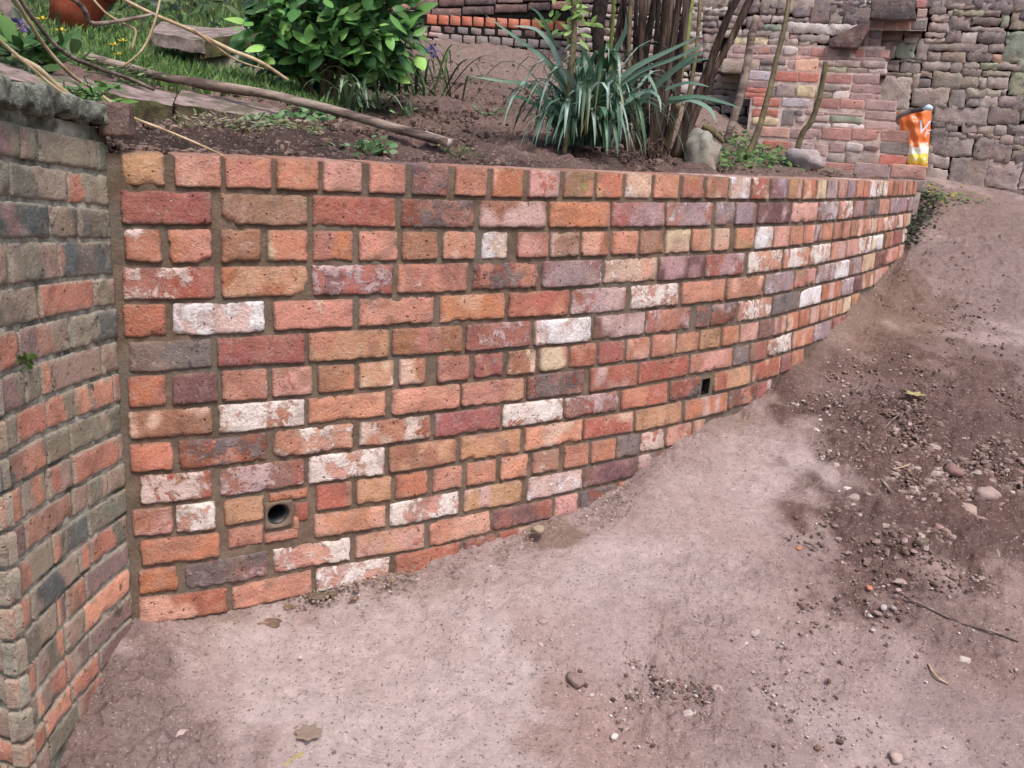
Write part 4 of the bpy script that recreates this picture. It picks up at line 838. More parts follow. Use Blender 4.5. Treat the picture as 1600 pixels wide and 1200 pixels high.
ST = [([(470, -60), (478, 20), (500, 90), (508, 162)], 4, 6), ([(520, -60), (512, 30), (516, 100), (512, 165)], 5, 7), ([(430, -50), (450, 40), (468, 120), (500, 160)], 3.5, 5), ([(575, -50), (556, 30), (538, 100), (524, 160)], 4, 6), ([(620, -40), (590, 50), (560, 110), (530, 160)], 3.5, 5.5), ([(545, -60), (538, 40), (530, 120), (518, 164)], 4, 6), ([(400, -20), (430, 60), (470, 120), (505, 162)], 3, 4.5)]
shrub('leafy_shrub', 'dense bushy shrub with broad bright green oval leaves, top centre-left', 'shrub', ST, [(520, 10, 118, 78, .26, 1.0), (440, 60, 56, 50, .22, .28), (590, 60, 62, 56, .22, .33), (520, 78, 92, 48, .2, .40), (520, -70, 130, 60, .26, .5)], 520, .085, .042, [GREENS[i] for i in (0, 1, 1, 2, 2, 3, 3, 4, 5)], 3, 3.55)

# --- strap leaved clumps
def strap_clump(name, label, cat, x, y, R, n, Lr, W, cols, seed, spread=.05, droop=(.5, 1.6), elev=(.2, 1.45), az=(-3.14, 3.14), minz=None, flowers=None):
    g = random.Random(seed); base = at(x, y, R); mb = MB()
    for i in range(n):
        a = g.uniform(*az); e = g.uniform(*elev); L = g.uniform(*Lr); k = g.uniform(*droop)
        d = np.array([math.cos(a) * math.cos(e), math.sin(a) * math.cos(e) * .8, math.sin(e)]); p = base + np.array([g.gauss(0, spread), g.gauss(0, spread * .7), 0]); m = 11; P = []; wd = []
        w_ = W * g.uniform(.7, 1.2)
        for j in range(m + 1):
            t = j / m; P.append(p.copy()); wd.append(w_ * .5 * (1 - .25 * abs(2 * t - .8)) * (1 - t ** 5) + 1e-4); dd = d + np.array([0, 0, -1.]) * k * t * t * 1.6; dd /= np.linalg.norm(dd); p = p + dd * L / m
            if minz is not None and p[2] < minz: p[2] = minz + .002
        sd = np.cross(d, [0, 0, 1.]); col = np.array(lin(g.choice(cols), .80)) * g.uniform(.75, 1.25)
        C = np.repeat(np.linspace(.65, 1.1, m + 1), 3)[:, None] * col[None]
        if g.random() < .3: C[-9:] = C[-9:] * np.linspace(1, 0, 9)[:, None] + lin((176, 150, 100), .8) * np.linspace(0, 1, 9)[:, None]
        ribbon(mb, P, wd, np.cross(sd, d), np.c_[C, np.zeros(len(C))], fold=.3)
    root = empty(name, base, label, cat); mb.build('foliage', M_STRAP, root)
    return root
BLUE = [(140, 182, 156), (118, 164, 134), (156, 196, 176), (90, 138, 104), (70, 116, 78), (178, 208, 194)]
iris = strap_clump('iris_clump', 'large clump of arching blue-green strap leaves drooping behind the wall top', 'iris', 908, 228, 3.22, 200, (.22, .54), .018, BLUE, 31, spread=.04, droop=(.9, 2.6), elev=(.75, 1.45), minz=.004)
mb = MB()
for pts, w0 in (([(905, 225), (890, 150), (850, 90), (800, 55), (757, 22)], 5), ([(903, 220), (885, 130), (862, 70), (838, 44), (800, 40)], 6), ([(905, 220), (880, 120), (858, 50), (842, 20), (824, 9)], 5), ([(915, 210), (940, 150), (990, 105), (1045, 80), (1100, 52)], 6), ([(915, 215), (945, 150), (1000, 110), (1060, 90), (1112, 62)], 5), ([(910, 215), (930, 140), (955, 90), (978, 50), (978, 20)], 6), ([(912, 215), (925, 150), (948, 100), (965, 80), (948, 140)], 6),
                ([(900, 225), (860, 160), (820, 130), (790, 128), (728, 118)], 5), ([(900, 225), (850, 170), (810, 150), (790, 155)], 5), ([(915, 215), (960, 170), (1010, 140), (1030, 150), (1033, 176)], 4.5), ([(918, 215), (975, 135), (1010, 113), (1022, 135), (1028, 150)], 4.5), ([(1045, 160), (1080, 155), (1110, 170), (1120, 192)], 6), ([(1045, 155), (1090, 150), (1130, 160), (1160, 170)], 5), ([(1040, 140), (1075, 128), (1110, 136)], 5), ([(1000, 160), (1040, 120), (1080, 88), (1105, 80)], 6), ([(1010, 150), (1050, 110), (1085, 95), (1110, 92)], 5)):
    P = []; Q = pxpath(pts, 3.22, 3.10)
    for i in range(len(Q) - 1):
        for k in range(3): P.append(Q[i] * (1 - k / 3) + Q[i + 1] * k / 3)
    P.append(Q[-1]); P = np.array(P); P[1:-1] = (P[:-2] + P[1:-1] * 2 + P[2:]) / 4
    m = len(P); wd = [w0 * .72 * 3.2 / FPX * (1 - (i / (m - 1)) ** 4) + 1e-4 for i in range(m)]; col = np.array(lin(rnd.choice(BLUE), .62)); ribbon(mb, P, wd, np.array([0.2, -.9, .5]), col, fold=.25)
mb.build('long_leaf', M_STRAP, iris)
strap_clump('bluebell_clump', 'clump of narrow dark green grassy leaves at the foot of the leafy shrub', 'bluebell', 610, 145, 3.75, 110, (.18, .34), .010, [(84, 120, 62), (60, 96, 48), (104, 140, 78), (46, 78, 40)], 33, spread=.14, droop=(.5, 1.6), elev=(.4, 1.4))
mb = MB(); c = at(676, 80, 3.7)
for k in range(26):
    v = np.array([rnd.gauss(0, 1), rnd.gauss(0, 1), rnd.gauss(0, 1.2)]); leaf(mb, c + v * .008, v, (0, -1, .3), .016, .010, lin((116, 92, 196), .7), n=3)
tube(mb, pxpath([(676, 82), (690, 110), (672, 145)], 3.7), [.002, .0025, .003], 5, np.r_[lin((110, 140, 70), .6), 0])
finish(mb.build('bluebell_flower', M_LEAF), 'small violet-blue flower above the grassy leaves', 'flower')
strap_clump('low_strap_clump', 'drooping pale strap leaves lying on the soil just right of the shrub base', 'plant', 562, 168, 3.35, 26, (.16, .28), .014, [(130, 164, 120), (96, 132, 84), (150, 178, 140)], 35, spread=.07, droop=(1.2, 2.4), elev=(.5, 1.3))

# --- many stemmed shrub (trunks)
TR = [([(947, -40), (936, 20), (934, 60), (940, 120), (952, 200)], [14, 15, 12, 11, 12], M_BARKD, 4.3), ([(960, -40), (957, 40), (951, 120), (952, 205), (962, 250)], [3.6, 3.8, 4, 4, 4], M_GREENSTEM, 3.45), ([(982, -40), (968, 40), (960, 100), (968, 180), (985, 245)], [6, 6, 6, 6.5, 7], M_BARK, 3.7),
      ([(988, -40), (983, 50), (984, 120), (995, 180), (1000, 250)], [4.5, 4.6, 4.6, 4.5, 5], M_OLIVE, 3.6), ([(1010, -40), (1002, 50), (988, 130), (978, 190), (990, 252)], [8, 8.5, 9, 9, 10], M_BARK, 3.75), ([(1030, -40), (1016, 40), (1008, 90), (1008, 170), (1012, 250)], [7, 7, 7, 7, 8], M_BARKD, 3.85),
      ([(1046, -40), (1038, 40), (1030, 110), (1024, 180), (1016, 258)], [9, 9, 9.5, 10, 12], M_BARK, 3.55), ([(1066, -40), (1056, 40), (1046, 110), (1038, 180), (1026, 252)], [6.5, 6.5, 6.5, 7, 8], M_BARK, 3.62), ([(1078, -40), (1068, 50), (1060, 120), (1050, 190), (1034, 255)], [7, 7, 7.5, 7.5, 8], M_BARK, 3.6),
      ([(1096, -40), (1090, 60), (1078, 140), (1056, 240)], [3.4, 3.6, 4, 4], M_OLIVE, 3.9), ([(1052, -40), (1048, 60), (1044, 150), (1030, 250)], [4, 4, 4.5, 5], M_BARKD, 3.9), ([(972, -40), (976, 60), (986, 150), (1002, 250)], [3.5, 4, 4, 4.5], M_BARK, 3.85), ([(996, -40), (992, 80), (996, 170), (1008, 250)], [4, 4, 4.5, 5], M_BARKD, 3.9),
      ([(1168, -40), (1132, 40), (1106, 110), (1084, 160), (1050, 250)], [7, 7.5, 8, 8, 8], M_BARK, 3.65), ([(1192, -40), (1160, 25), (1130, 85), (1102, 140), (1060, 250)], [6.5, 7, 7, 7, 7], M_BARK, 3.72), ([(1088, -40), (1080, 10), (1074, 60), (1066, 110), (1040, 240)], [4, 4, 4, 4, 4], M_GREENSTEM, 3.8), ([(1060, 163), (1050, 200), (1036, 250)], [5, 6, 8], M_OLIVE, 3.5), ([(1000, 190), (998, 225), (1005, 256)], [3, 4, 5], M_GREENSTEM, 3.42)]
TR += [([(1020 + dx, -40), (1016 + dx * .8, 60), (1014 + dx * .5, 160), (1016 + dx * .25, 255)], [4, 4.4, 5, 5], M_BARK if k % 2 else M_BARKD, 3.66 + .05 * k) for k, dx in enumerate((-46, -18, 12, 34, 58))]
mroot = empty('multi_stem_shrub', at(1020, 262, 3.6), 'cluster of brown shaggy-barked stems leaning up out of the bed behind the wall', 'shrub')
for pts, rad, mt, R in TR: stick('stem', pts, R, 3.6 if R < 4 else 4.1, [q * .74 for q in rad], mt, '', '', parent=mroot, wob=.16, n=10)
mb = MB()
for i in range(34):
    a0 = at(rnd.uniform(1000, 1040), rnd.uniform(215, 235), 3.5); a1 = at(rnd.uniform(985, 1045), rnd.uniform(258, 266), 3.42); am_ = (a0 + a1) / 2 + np.array([rnd.gauss(0, .012), -.03, 0]); tube(mb, [a0, am_, a1], [.0022, .003, .0018], 5)
mb.build('root', M_BARK, mroot)
# sapling with fresh leaves, canes
def sapling(name, label, pts, R0, R1, rad, mat, leaves=(), cols=GREENS[:2], seed=1, L=.05, W=.014):
    g = random.Random(seed); root = empty(name, at(*pts[-1], R1), label, 'sapling'); stick('stem', pts, R0, R1, rad, mat, '', '', parent=root, wob=.1)
    if leaves:
        mb = MB()
        for (x, y, k) in leaves:
            c = at(x, y, R0)
            for i in range(k):
                v = np.array([g.gauss(0, 1), g.gauss(0, 1), g.gauss(.6, .8)]); leaf(mb, c + np.array([g.gauss(0, .018), g.gauss(0, .018), g.gauss(0, .02)]), v, (g.gauss(0, .5), -1, .6), L * g.uniform(.6, 1.2), W, np.array(lin(g.choice(cols), .7)), bend=.4)
        mb.build('foliage', M_LEAF, root)
    return root
sapling('young_sapling', 'slim brown sapling with fresh lime green leaf tufts above the iris clump', [(893, -50), (897, 40), (892, 110), (888, 180), (879, 266)], 3.12, 3.12, [3.6, 4.4, 5, 4.5, 3.2], M_OLIVE, [(872, 22, 8), (890, 5, 9), (905, 18, 8), (915, 35, 6), (896, 45, 5), (903, 62, 4), (880, 50, 4)], [(150, 196, 84), (170, 208, 104), (128, 176, 76)], 5)
CANE = 'canes beside the brick steps'
for pts, R0, R1, rad, lab in (([(1236, -30), (1228, 30), (1214, 90), (1200, 150), (1184, 205), (1158, 268)], 4.5, 4.2, [3, 3.6, 4.2, 5], 'long mossy bare cane leaning in front of the brick steps'), ([(1290, 96), (1283, 140), (1270, 185), (1256, 205), (1244, 236)], 4.6, 4.6, [3.4, 4, 4, 4], 'shorter forked cane with a knuckle, right of the long mossy cane'), ([(1182, 25), (1172, 70), (1162, 130), (1148, 180), (1134, 222)], 4.8, 4.7, [5, 6, 6.5, 5], 'thick pale grey bare stem standing just left of the brick steps')):
    o = stick('bare_cane', pts, R0, R1, rad, M_OLIVE if lab[0] != 't' else M_STICK, lab, 'cane', CANE, wob=.12)

# --- broken stump, rocks in bed
def rock(name, x, y, R, size, col, label, cat='stone', group=None, seed=1, amt=.3, pc=(220, 214, 206), flat=.7, z=None, n=12, sharp=.35, sink=.25, rot=None):
    mb = MB(); c = at(x, y, R) if R else on_ground(x, y)
    stone(mb, c, size, seed, lin(col, .8), lin(pc, .8), amt, n=n, flat=flat, rotz=seed * 1.7 if rot is None else rot, sharp=sharp, sink=sink); o = mb.build(name, M_ROCK)
    return finish(o, label, cat, group)
rock('stump', 1092, 262, 3.55, (.15, .10, .15), (160, 160, 148), 'pale grey lichened stump behind the wall, right of the brown stems', 'stump', seed=3, sink=.15)
mb = MB(); tube(mb, pxpath([(1098, 196), (1114, 206), (1131, 223)], 3.62), [.014, .015, .006], 8); finish(mb.build('cut_branch', M_OLIVE), 'short cut branch end sticking out above the grey stump', 'branch')
rock('flat_rock', 1258, 258, 4.5, (.17, .12, .10), (178, 166, 170), 'pale mauve-grey rock lying on the bed below the forked cane', seed=5)
# --- low weeds
def weed(name, label, spots, R, n, L, cols, seed, cat='weed', up_=.5, group=None, roundl=.8, ground=False, kind=None, hmax=.02):
    g = random.Random(seed); mb = MB(); b0 = None
    for (x, y, sx, sy, k) in spots:
        c = at(x, y, R); 
        if b0 is None: b0 = c
        for i in range(int(n * k)):
            p = c + np.array([g.gauss(0, sx * R / FPX * .5), g.gauss(0, .05), g.gauss(0, sy * R / FPX * .35)])
            if ground: p = on_ground(x + g.gauss(0, sx * .45), y + g.gauss(0, sy * .35)) + np.array([0, 0, g.uniform(0, hmax)])
            elif kind: p = on_bed(x + g.gauss(0, sx * .5), min(y + g.gauss(0, sy * .4), 268), R - .5) + np.array([0, 0, g.uniform(0, hmax)])
            v = np.array([g.gauss(0, 1), g.gauss(-.3, 1), g.uniform(-.1, 1) * up_])
            s = g.uniform(.6, 1.2); leaf(mb, p, v, (g.gauss(0, .4), -.7, 1), L * s, L * s * roundl, np.array(lin(g.choice(cols), .66)) * g.uniform(.8, 1.15), bend=g.uniform(.1, .7), fold=.15)
            if not kind: tube(mb, [p, c - np.array([0, 0, .02])], [.0012, .0012], 4, np.r_[lin((110, 140, 80), .6), 0])
        if not kind and np.linalg.norm(c - b0) > 1e-6: tube(mb, [c - np.array([0, 0, .02]), b0 - np.array([0, 0, .02])], [.0014, .0014], 4, np.r_[lin((110, 140, 80), .6), 0])
    return finish(mb.build(name, M_LEAF), label, cat, group, kind)
WG = [(132, 178, 112), (104, 152, 88), (150, 192, 132), (78, 122, 62)]
weed('weed_patch', 'patch of round pale green weed leaves on the soil under the long stick', [(405, 200, 34, 16, 1), (450, 195, 30, 20, 1), (480, 190, 34, 24, 1.2)], 2.62, 42, .030, WG, 41, kind='stuff', hmax=.03)
weed('small_weed', 'small round-leaved green weed on the soil just above the wall top', [(562, 232, 34, 14, 1), (595, 228, 26, 18, 1)], 2.52, 26, .024, WG, 42)
weed('tiny_weed', 'tiny green seedling on dark soil to the right of the stick end', [(715, 236, 26, 12, 1)], 2.75, 16, .014, [(160, 176, 96), (120, 150, 76)], 43)
weed('fern_weed', 'small dark green seedling on the soil left of the iris clump', [(760, 172, 26, 16, 1)], 3.3, 16, .03, WG, 44, roundl=.4)
weed('lone_weed', 'two-leaved weed on the soil mound below the bluebell leaves', [(628, 172, 14, 10, 1)], 3.1, 9, .026, WG, 45)
weed('nettle_bank', 'bank of mixed small green weeds between the stump and the brick steps', [(1140, 248, 50, 30, 1.5), (1170, 225, 34, 24, 1), (1190, 258, 60, 18, 1.4), (1215, 245, 40, 20, 1), (1110, 262, 40, 14, .7), (1235, 262, 40, 12, .7)], 4.05, 90, .030, [(112, 160, 76), (84, 130, 62), (134, 176, 92), (60, 98, 50)], 46, roundl=.6, kind='stuff', hmax=.05)
weed('mossy_tuft', 'strip of low moss and grass at the foot of the lowest brick step', [(1370, 276, 60, 7, 1.3), (1340, 277, 40, 6, 1), (1290, 272, 50, 9, 1)], 4.95, 90, .016, [(120, 140, 70), (150, 160, 96), (90, 110, 60)], 47, roundl=.4, kind='stuff')
weed('path_plant', 'green plant with tiny yellow and red flowers growing past the end of the new wall', [(1440, 305, 40, 18, 1.2), (1460, 312, 50, 16, 1.2), (1490, 318, 60, 8, 1)], 5.15, 80, .026, [(96, 140, 72), (124, 164, 84), (150, 160, 100), (212, 196, 84)], 48, roundl=.5, ground=True, kind='stuff', hmax=.05)
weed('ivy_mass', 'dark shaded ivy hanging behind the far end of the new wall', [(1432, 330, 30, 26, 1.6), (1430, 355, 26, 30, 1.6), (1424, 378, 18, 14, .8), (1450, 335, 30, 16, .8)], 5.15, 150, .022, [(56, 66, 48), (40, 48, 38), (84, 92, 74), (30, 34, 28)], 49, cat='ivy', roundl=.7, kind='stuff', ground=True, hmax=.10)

# --- sticks, stalks
FB = stick('fallen_branch', [(134, 88), (200, 105), (262, 122), (340, 133), (430, 150), (520, 172), (610, 198), (700, 223)], 3.25, 2.72, [5.5, 5.5, 6.5, 7, 7], M_STICK, 'long bare grey-brown branch with a sawn end lying across the bed', 'branch', wob=.05, n=14)
stick('branch_end', [(664, 212), (682, 218), (701, 224)], 2.79, 2.72, [7.3, 7.5, 7.3], M_STRAW if False else plain('sawn_pale_wood', lin((206, 196, 186), .8), lin((170, 154, 142), .8), 30, .5), '', '', parent=FB, wob=.03, n=14)
stick('forked_stick', [(208, 112), (260, 122), (330, 136), (390, 146)], 3.2, 3.02, [5, 5, 5, 4], M_STICK, 'thinner stick lying against the long bare branch at its left end', 'branch', wob=.1)
GRP = 'dry twigs and stalks hanging over the left wall'
for pts, R0, R1, rad, mt, lab in (
 ([(-10, 55), (40, 98), (90, 140), (140, 168)], 1.9, 2.0, [2.2, 2.4, 2], M_STRAW, 'straw-coloured stalk falling from the left frame edge onto the slate coping'),
 ([(20, 85), (60, 108), (95, 140), (130, 162)], 1.95, 2.05, [3.2, 4.5, 3], M_STRAW, 'thickest pale straw stalk resting along the slate coping'),
 ([(18, -10), (48, 38), (78, 82), (118, 122), (150, 140)], 2.2, 2.4, [2.4, 2.6, 2], M_STRAW, 'pale twin twig coming down from the top left corner'),
 ([(26, -10), (62, 42), (100, 82), (150, 105), (200, 122), (240, 140)], 2.3, 2.6, [2.4, 3, 2.4], M_STICK, 'brown twig crossing the lawn from the top left corner'),
 ([(160, 150), (205, 182), (255, 202), (310, 225), (356, 246)], 2.1, 2.14, [2.4, 2.0, 1.6, 1.2], M_STRAW, 'thin pale stalk whose tip touches the first bricks of the new wall top'),
 ([(180, -8), (230, 18), (300, 48), (360, 78), (405, 96), (450, 125)], 2.9, 3.0, [2.6, 2.6, 3, 2.6], M_STRAW, 'long pale twig crossing in front of the stone bench'),
 ([(252, -10), (240, 40), (222, 78), (192, 104)], 2.7, 2.7, [1.6, 1.8, 1.4], M_STRAW, 'thin upright twig curving down to the lawn left of the bench'),
 ([(140, -8), (165, 20), (195, 38), (212, 48), (206, 78)], 2.9, 2.9, [1.6, 1.8, 1.4], M_STRAW, 'bent pale twig above the lawn with yellow dandelions'),
 ([(92, -12), (122, 4), (134, 20), (142, 36), (180, 34), (240, 22)], 2.8, 2.9, [3.4, 3.6, 2], M_STICK, 'dark curved branch crossing in front of the terracotta pot'),
 ([(300, 45), (340, 75), (372, 95), (412, 108)], 2.9, 3.1, [1.4, 1.6, 1.2], M_STRAW, 'thin stalk drooping over the concrete bench foot')):
    stick('dry_stalk', pts, R0, R1, rad, mt, lab, 'twig', GRP, n=6)

# --- stone slabs and bench
def slab(name, corners, drop, label, mat=None, seed=1, parent=None, cat='slab', group=None, mats=None):
    """corners: four (x, y, R) of the top face, front edge first; solid of thickness drop"""
    P = np.array([at(*c) for c in corners]); n = 22; A, B = np.meshgrid(np.linspace(0, 1, n + 1), np.linspace(0, 1, 9), indexing='ij')
    top = (P[0][None, None] * ((1 - A) * (1 - B))[..., None] + P[1] * (A * (1 - B))[..., None] + P[2] * (A * B)[..., None] + P[3] * ((1 - A) * B)[..., None])
    nz = fbm(top * 25 + seed, 3, 3); top[..., 2] += .004 * nz; top[..., 1] += .006 * fbm(top * 14 + seed, 3, 4)
    mb = MB(); mb.add(top.reshape(-1, 3), gridfaces(n, 8), (.5, .5, .5), mi=0)
    ring = [(i, 0) for i in range(n + 1)] + [(n, j) for j in range(1, 9)] + [(i, 8) for i in range(n - 1, -1, -1)] + [(0, j) for j in range(7, 0, -1)]
    T = np.array([top[i, j] for i, j in ring]); m = len(T); rows = [T]
    for k in range(1, 7):
        q = T.copy(); q[:, 2] -= drop * k / 6; q[:, :2] += (.006 * np.stack([fbm(q * 30 + seed, 3, 6), fbm(q * 30 + seed + 9, 3, 7)], -1)); rows.append(q)
    V = np.concatenate(rows); F = [[k * m + (j + 1) % m, k * m + j, (k + 1) * m + j, (k + 1) * m + (j + 1) % m] for k in range(6) for j in range(m)]
    mb.add(V, F, (.5, .5, .5), mi=1)
    c = P.mean(0)
    o = mb.build(name, mats or [M_SLAB, M_SLABSIDE], parent)
    return o if parent is not None else finish(o, label, cat, group)
SG = 'stone edging slabs behind the new wall'
slab('edging_slab', [(-60, 112, 2.35), (158, 146, 2.62), (178, 132, 2.85), (-60, 86, 2.6)], .07, 'long weathered edging slab running from the left frame edge', seed=1, group=SG)
slab('edging_slab', [(150, 140, 2.68), (269, 166, 2.78), (276, 146, 3.05), (160, 124, 2.95)], .11, 'middle edging slab with a mossy brown front face, left of the vertical joint', seed=2, group=SG)
slab('edging_slab', [(271, 162, 2.80), (452, 190, 2.86), (440, 166, 3.15), (284, 141, 3.06)], .075, 'pinkish edging slab right of the vertical joint, under the bare branch', seed=3, group=SG)
bench = empty('stone_bench', at(350, 105, 4.4), 'low garden bench of a grey stone slab on a pale concrete block, on the lawn', 'bench')
slab('seat', [(234, 50, 4.3), (318, 64, 4.1), (345, 46, 4.7), (252, 34, 4.9)], .05, '', seed=4, parent=bench, mats=[M_SLAB, M_SLAB])
slab('seat', [(312, 62, 4.12), (402, 50, 4.3), (392, 40, 4.75), (322, 44, 4.7)], .075, '', seed=5, parent=bench, mats=[M_SLAB, M_SLABSIDE])
slab('leg', [(304, 74, 4.2), (404, 78, 4.25), (400, 72, 4.5), (308, 70, 4.5)], .16, '', seed=6, parent=bench, mats=[M_CONC, M_CONC])
# --- terracotta pot
mb = MB(); c = at(108, 42, 5.6); prof = [(0, 0), (.10, 0), (.125, .10), (.145, .20), (.15, .22), (.165, .22), (.165, .27), (.15, .27), (.13, .2), (.0, .19)]
V = []; n = 40
for r, z in prof:
    for k in range(n): V.append([r * math.cos(2 * math.pi * k / n), r * math.sin(2 * math.pi * k / n), z])
V = np.array(V); t = R_(-24); V = np.c_[V[:, 0] * math.cos(t) - V[:, 2] * math.sin(t), V[:, 1], V[:, 0] * math.sin(t) + V[:, 2] * math.cos(t)] + c
mb.add(V, [[i * n + j, i * n + (j + 1) % n, (i + 1) * n + (j + 1) % n, (i + 1) * n + j] for i in range(len(prof) - 1) for j in range(n)], (.5, .3, .2))
finish(mb.build('terracotta_pot', M_TERRA), 'tilted orange terracotta pot standing in greenery at the top left', 'plant pot')
mb = MB(); tube(mb, pxpath([(-6, -20), (12, 14), (34, 44)], 3.6), [.03, .032, .03], 4); finish(mb.build('timber_post', M_SLAB, smooth=False), 'leaning pale timber board in the top left corner', 'timber')

# --- lawn and greenery
g = random.Random(77); mb = MB(); V = []; F = []; C = []; k = 0
GC = [np.array(lin(c, .85)) for c in ((104, 150, 66), (84, 128, 56), (128, 168, 84), (66, 104, 48), (150, 176, 100))]
cand = []
for i in range(26000):
    a = g.uniform(-.72, -.06); R = 3.25 * (11.0 / 3.25) ** (g.random() ** 1.25)
    if a > -.17 - .05 * g.random() and R < 9: continue
    cand.append((R * math.sin(a), R * math.cos(a), R))
cz = bed_z(np.array([c[0] for c in cand]), np.array([c[1] for c in cand]))
for (X_, Y_, R), z in zip(cand, cz):
    h = g.uniform(.018, .04) * (1 + .10 * R); w_ = .0022 * (1 + .35 * R); th = g.uniform(0, 6.3); lx, ly = g.gauss(0, .4) * h, g.gauss(0, .4) * h
    V += [[X_ - w_ * math.cos(th), Y_ - w_ * math.sin(th), z - .01], [X_ + w_ * math.cos(th), Y_ + w_ * math.sin(th), z - .01], [X_ + lx * .5 + w_ * .6 * math.cos(th), Y_ + ly * .5, z + h * .6], [X_ + lx, Y_ + ly, z + h]]
    F += [[k, k + 1, k + 2], [k, k + 2, k + 3]]; k += 4; C += [GC[g.randrange(5)] * g.uniform(.8, 1.2)] * 4
mb.add(V, [f + [f[-1]] if len(f) == 4 else f for f in F], np.array(C)); o = mb.build('grass', M_GRASS, smooth=False); o['kind'] = 'stuff'; o['label'] = 'bright green rough grass on the bank at the top left'; o['category'] = 'grass'
g = random.Random(78); mb = MB(); ug = []
for i in range(3600):
    a = g.uniform(-.74, -.04); R = g.uniform(5.6, 11.5)
    if a > -.2 and R < 7.6: continue
    ug.append((R * math.sin(a), R * math.cos(a), R))
for i in range(500):
    a = g.uniform(-.72, -.47); R = g.uniform(2.55, 3.5); ug.append((R * math.sin(a), R * math.cos(a), R))
cz = bed_z(np.array([c[0] for c in ug]), np.array([c[1] for c in ug]))
for (X_, Y_, R), z in zip(ug, cz):
    hh = g.uniform(0, .35 if R > 5 else .12); v = np.array([g.gauss(0, 1), g.gauss(-.4, .8), g.gauss(.3, .6)]); s = g.uniform(.5, 1.3) * (.085 if R > 5 else .055)
    leaf(mb, (X_, Y_, z + hh), v, (g.gauss(0, .5), -.8, .8), s, s * g.choice([.25, .5, .6]), np.array(lin(g.choice([(86, 124, 62), (60, 96, 50), (44, 76, 42), (112, 148, 78), (140, 160, 104), (36, 60, 36)]), .6)), bend=g.uniform(.1, .9), n=4)
o = mb.build('undergrowth', M_LEAF); o['kind'] = 'stuff'; o['label'] = 'tangled green undergrowth behind the lawn at the top left'; o['category'] = 'undergrowth'
for i, (x, y) in enumerate([(179, 71), (184, 86), (96, 49), (66, 31), (192, 65), (14, 41), (22, 47)]):
    mb = MB(); c = at(x, y, 3.7 if y > 60 else 3.2)
    for k in range(16):
        th = k * .8; v = np.array([math.cos(th), math.sin(th) * .6 - .3, .35]); leaf(mb, c, v, (0, -.5, 1), .019, .006, lin((236, 208, 50), .9), bend=.1, n=3)
    tube(mb, [c, c - np.array([0.01, 0, .07])], [.0015, .0018], 4, np.r_[lin((120, 150, 70), .6), 0])
    labs = ['yellow dandelion on the lawn above the bare branch, upper of the close pair', 'yellow dandelion on the lawn nearest the bare branch', 'yellow flower right of the crossed pale twigs below the pot', 'yellow flower just left of the terracotta pot', 'small pale yellow flower right of the dandelion pair', 'yellow primrose by the left frame edge, upper one', 'yellow primrose by the left frame edge, lower one']
    finish(mb.build('yellow_flower', M_LEAF), labs[i], 'flower', 'yellow flowers on the lawn')
mb = MB(); c = at(28, 42, 3.1)
for k in range(18):
    v = np.array([rnd.gauss(0, 1), rnd.gauss(-.3, 1), rnd.gauss(0.3, 1)]); leaf(mb, c + v * .006, v, (0, -1, .5), .022, .014, lin((128, 98, 176), .7), n=3)
finish(mb.build('violet_flower', M_LEAF), 'violet flower by the yellow primroses near the left frame edge', 'flower')
weed('broad_leaf_plant', 'broad-leaved green plant behind the slate coping at the left frame edge', [(20, 70, 60, 30, 1), (70, 90, 50, 30, 1)], 2.75, 26, .085, [(96, 150, 66), (76, 126, 56), (120, 170, 84)], 51, cat='plant', up_=1.2, roundl=.42)
weed('creeping_weed', 'light green leafy weed creeping over the edging slab behind the slate coping', [(100, 138, 40, 10, 1), (125, 148, 40, 12, 1), (148, 140, 20, 24, 1), (180, 160, 24, 6, .5)], 2.2, 16, .04, [(120, 176, 76), (100, 156, 66), (140, 190, 100)], 52, roundl=.35)
weed('stick_weed', 'green sprigs growing through the left end of the bare branch', [(185, 108, 40, 14, 1), (208, 118, 30, 16, 1), (165, 100, 30, 10, .7)], 2.95, 26, .022, [(130, 170, 90), (160, 190, 120), (96, 136, 70)], 53, roundl=.4)
mb = MB(); g = random.Random(79)
for i in range(420):
    x = g.uniform(270, 500); y = 178 + (x - 270) * .06 + g.uniform(-3, 26) ; c = at(x, y, 2.62); v = np.array([g.gauss(0, 1), g.gauss(0, .5), g.gauss(.1, .4)])
    leaf(mb, c, v, (0, -.8, .6), g.uniform(.01, .03), g.uniform(.002, .006), np.array(lin(g.choice([(176, 170, 116), (150, 160, 96), (196, 182, 150), (120, 104, 84), (214, 200, 170)]), .7)), n=3)
o = mb.build('dead_leaf_litter', M_GRASS); o['kind'] = 'stuff'; o['label'] = 'dry grass and leaf litter scattered below the edging slabs'; o['category'] = 'litter'

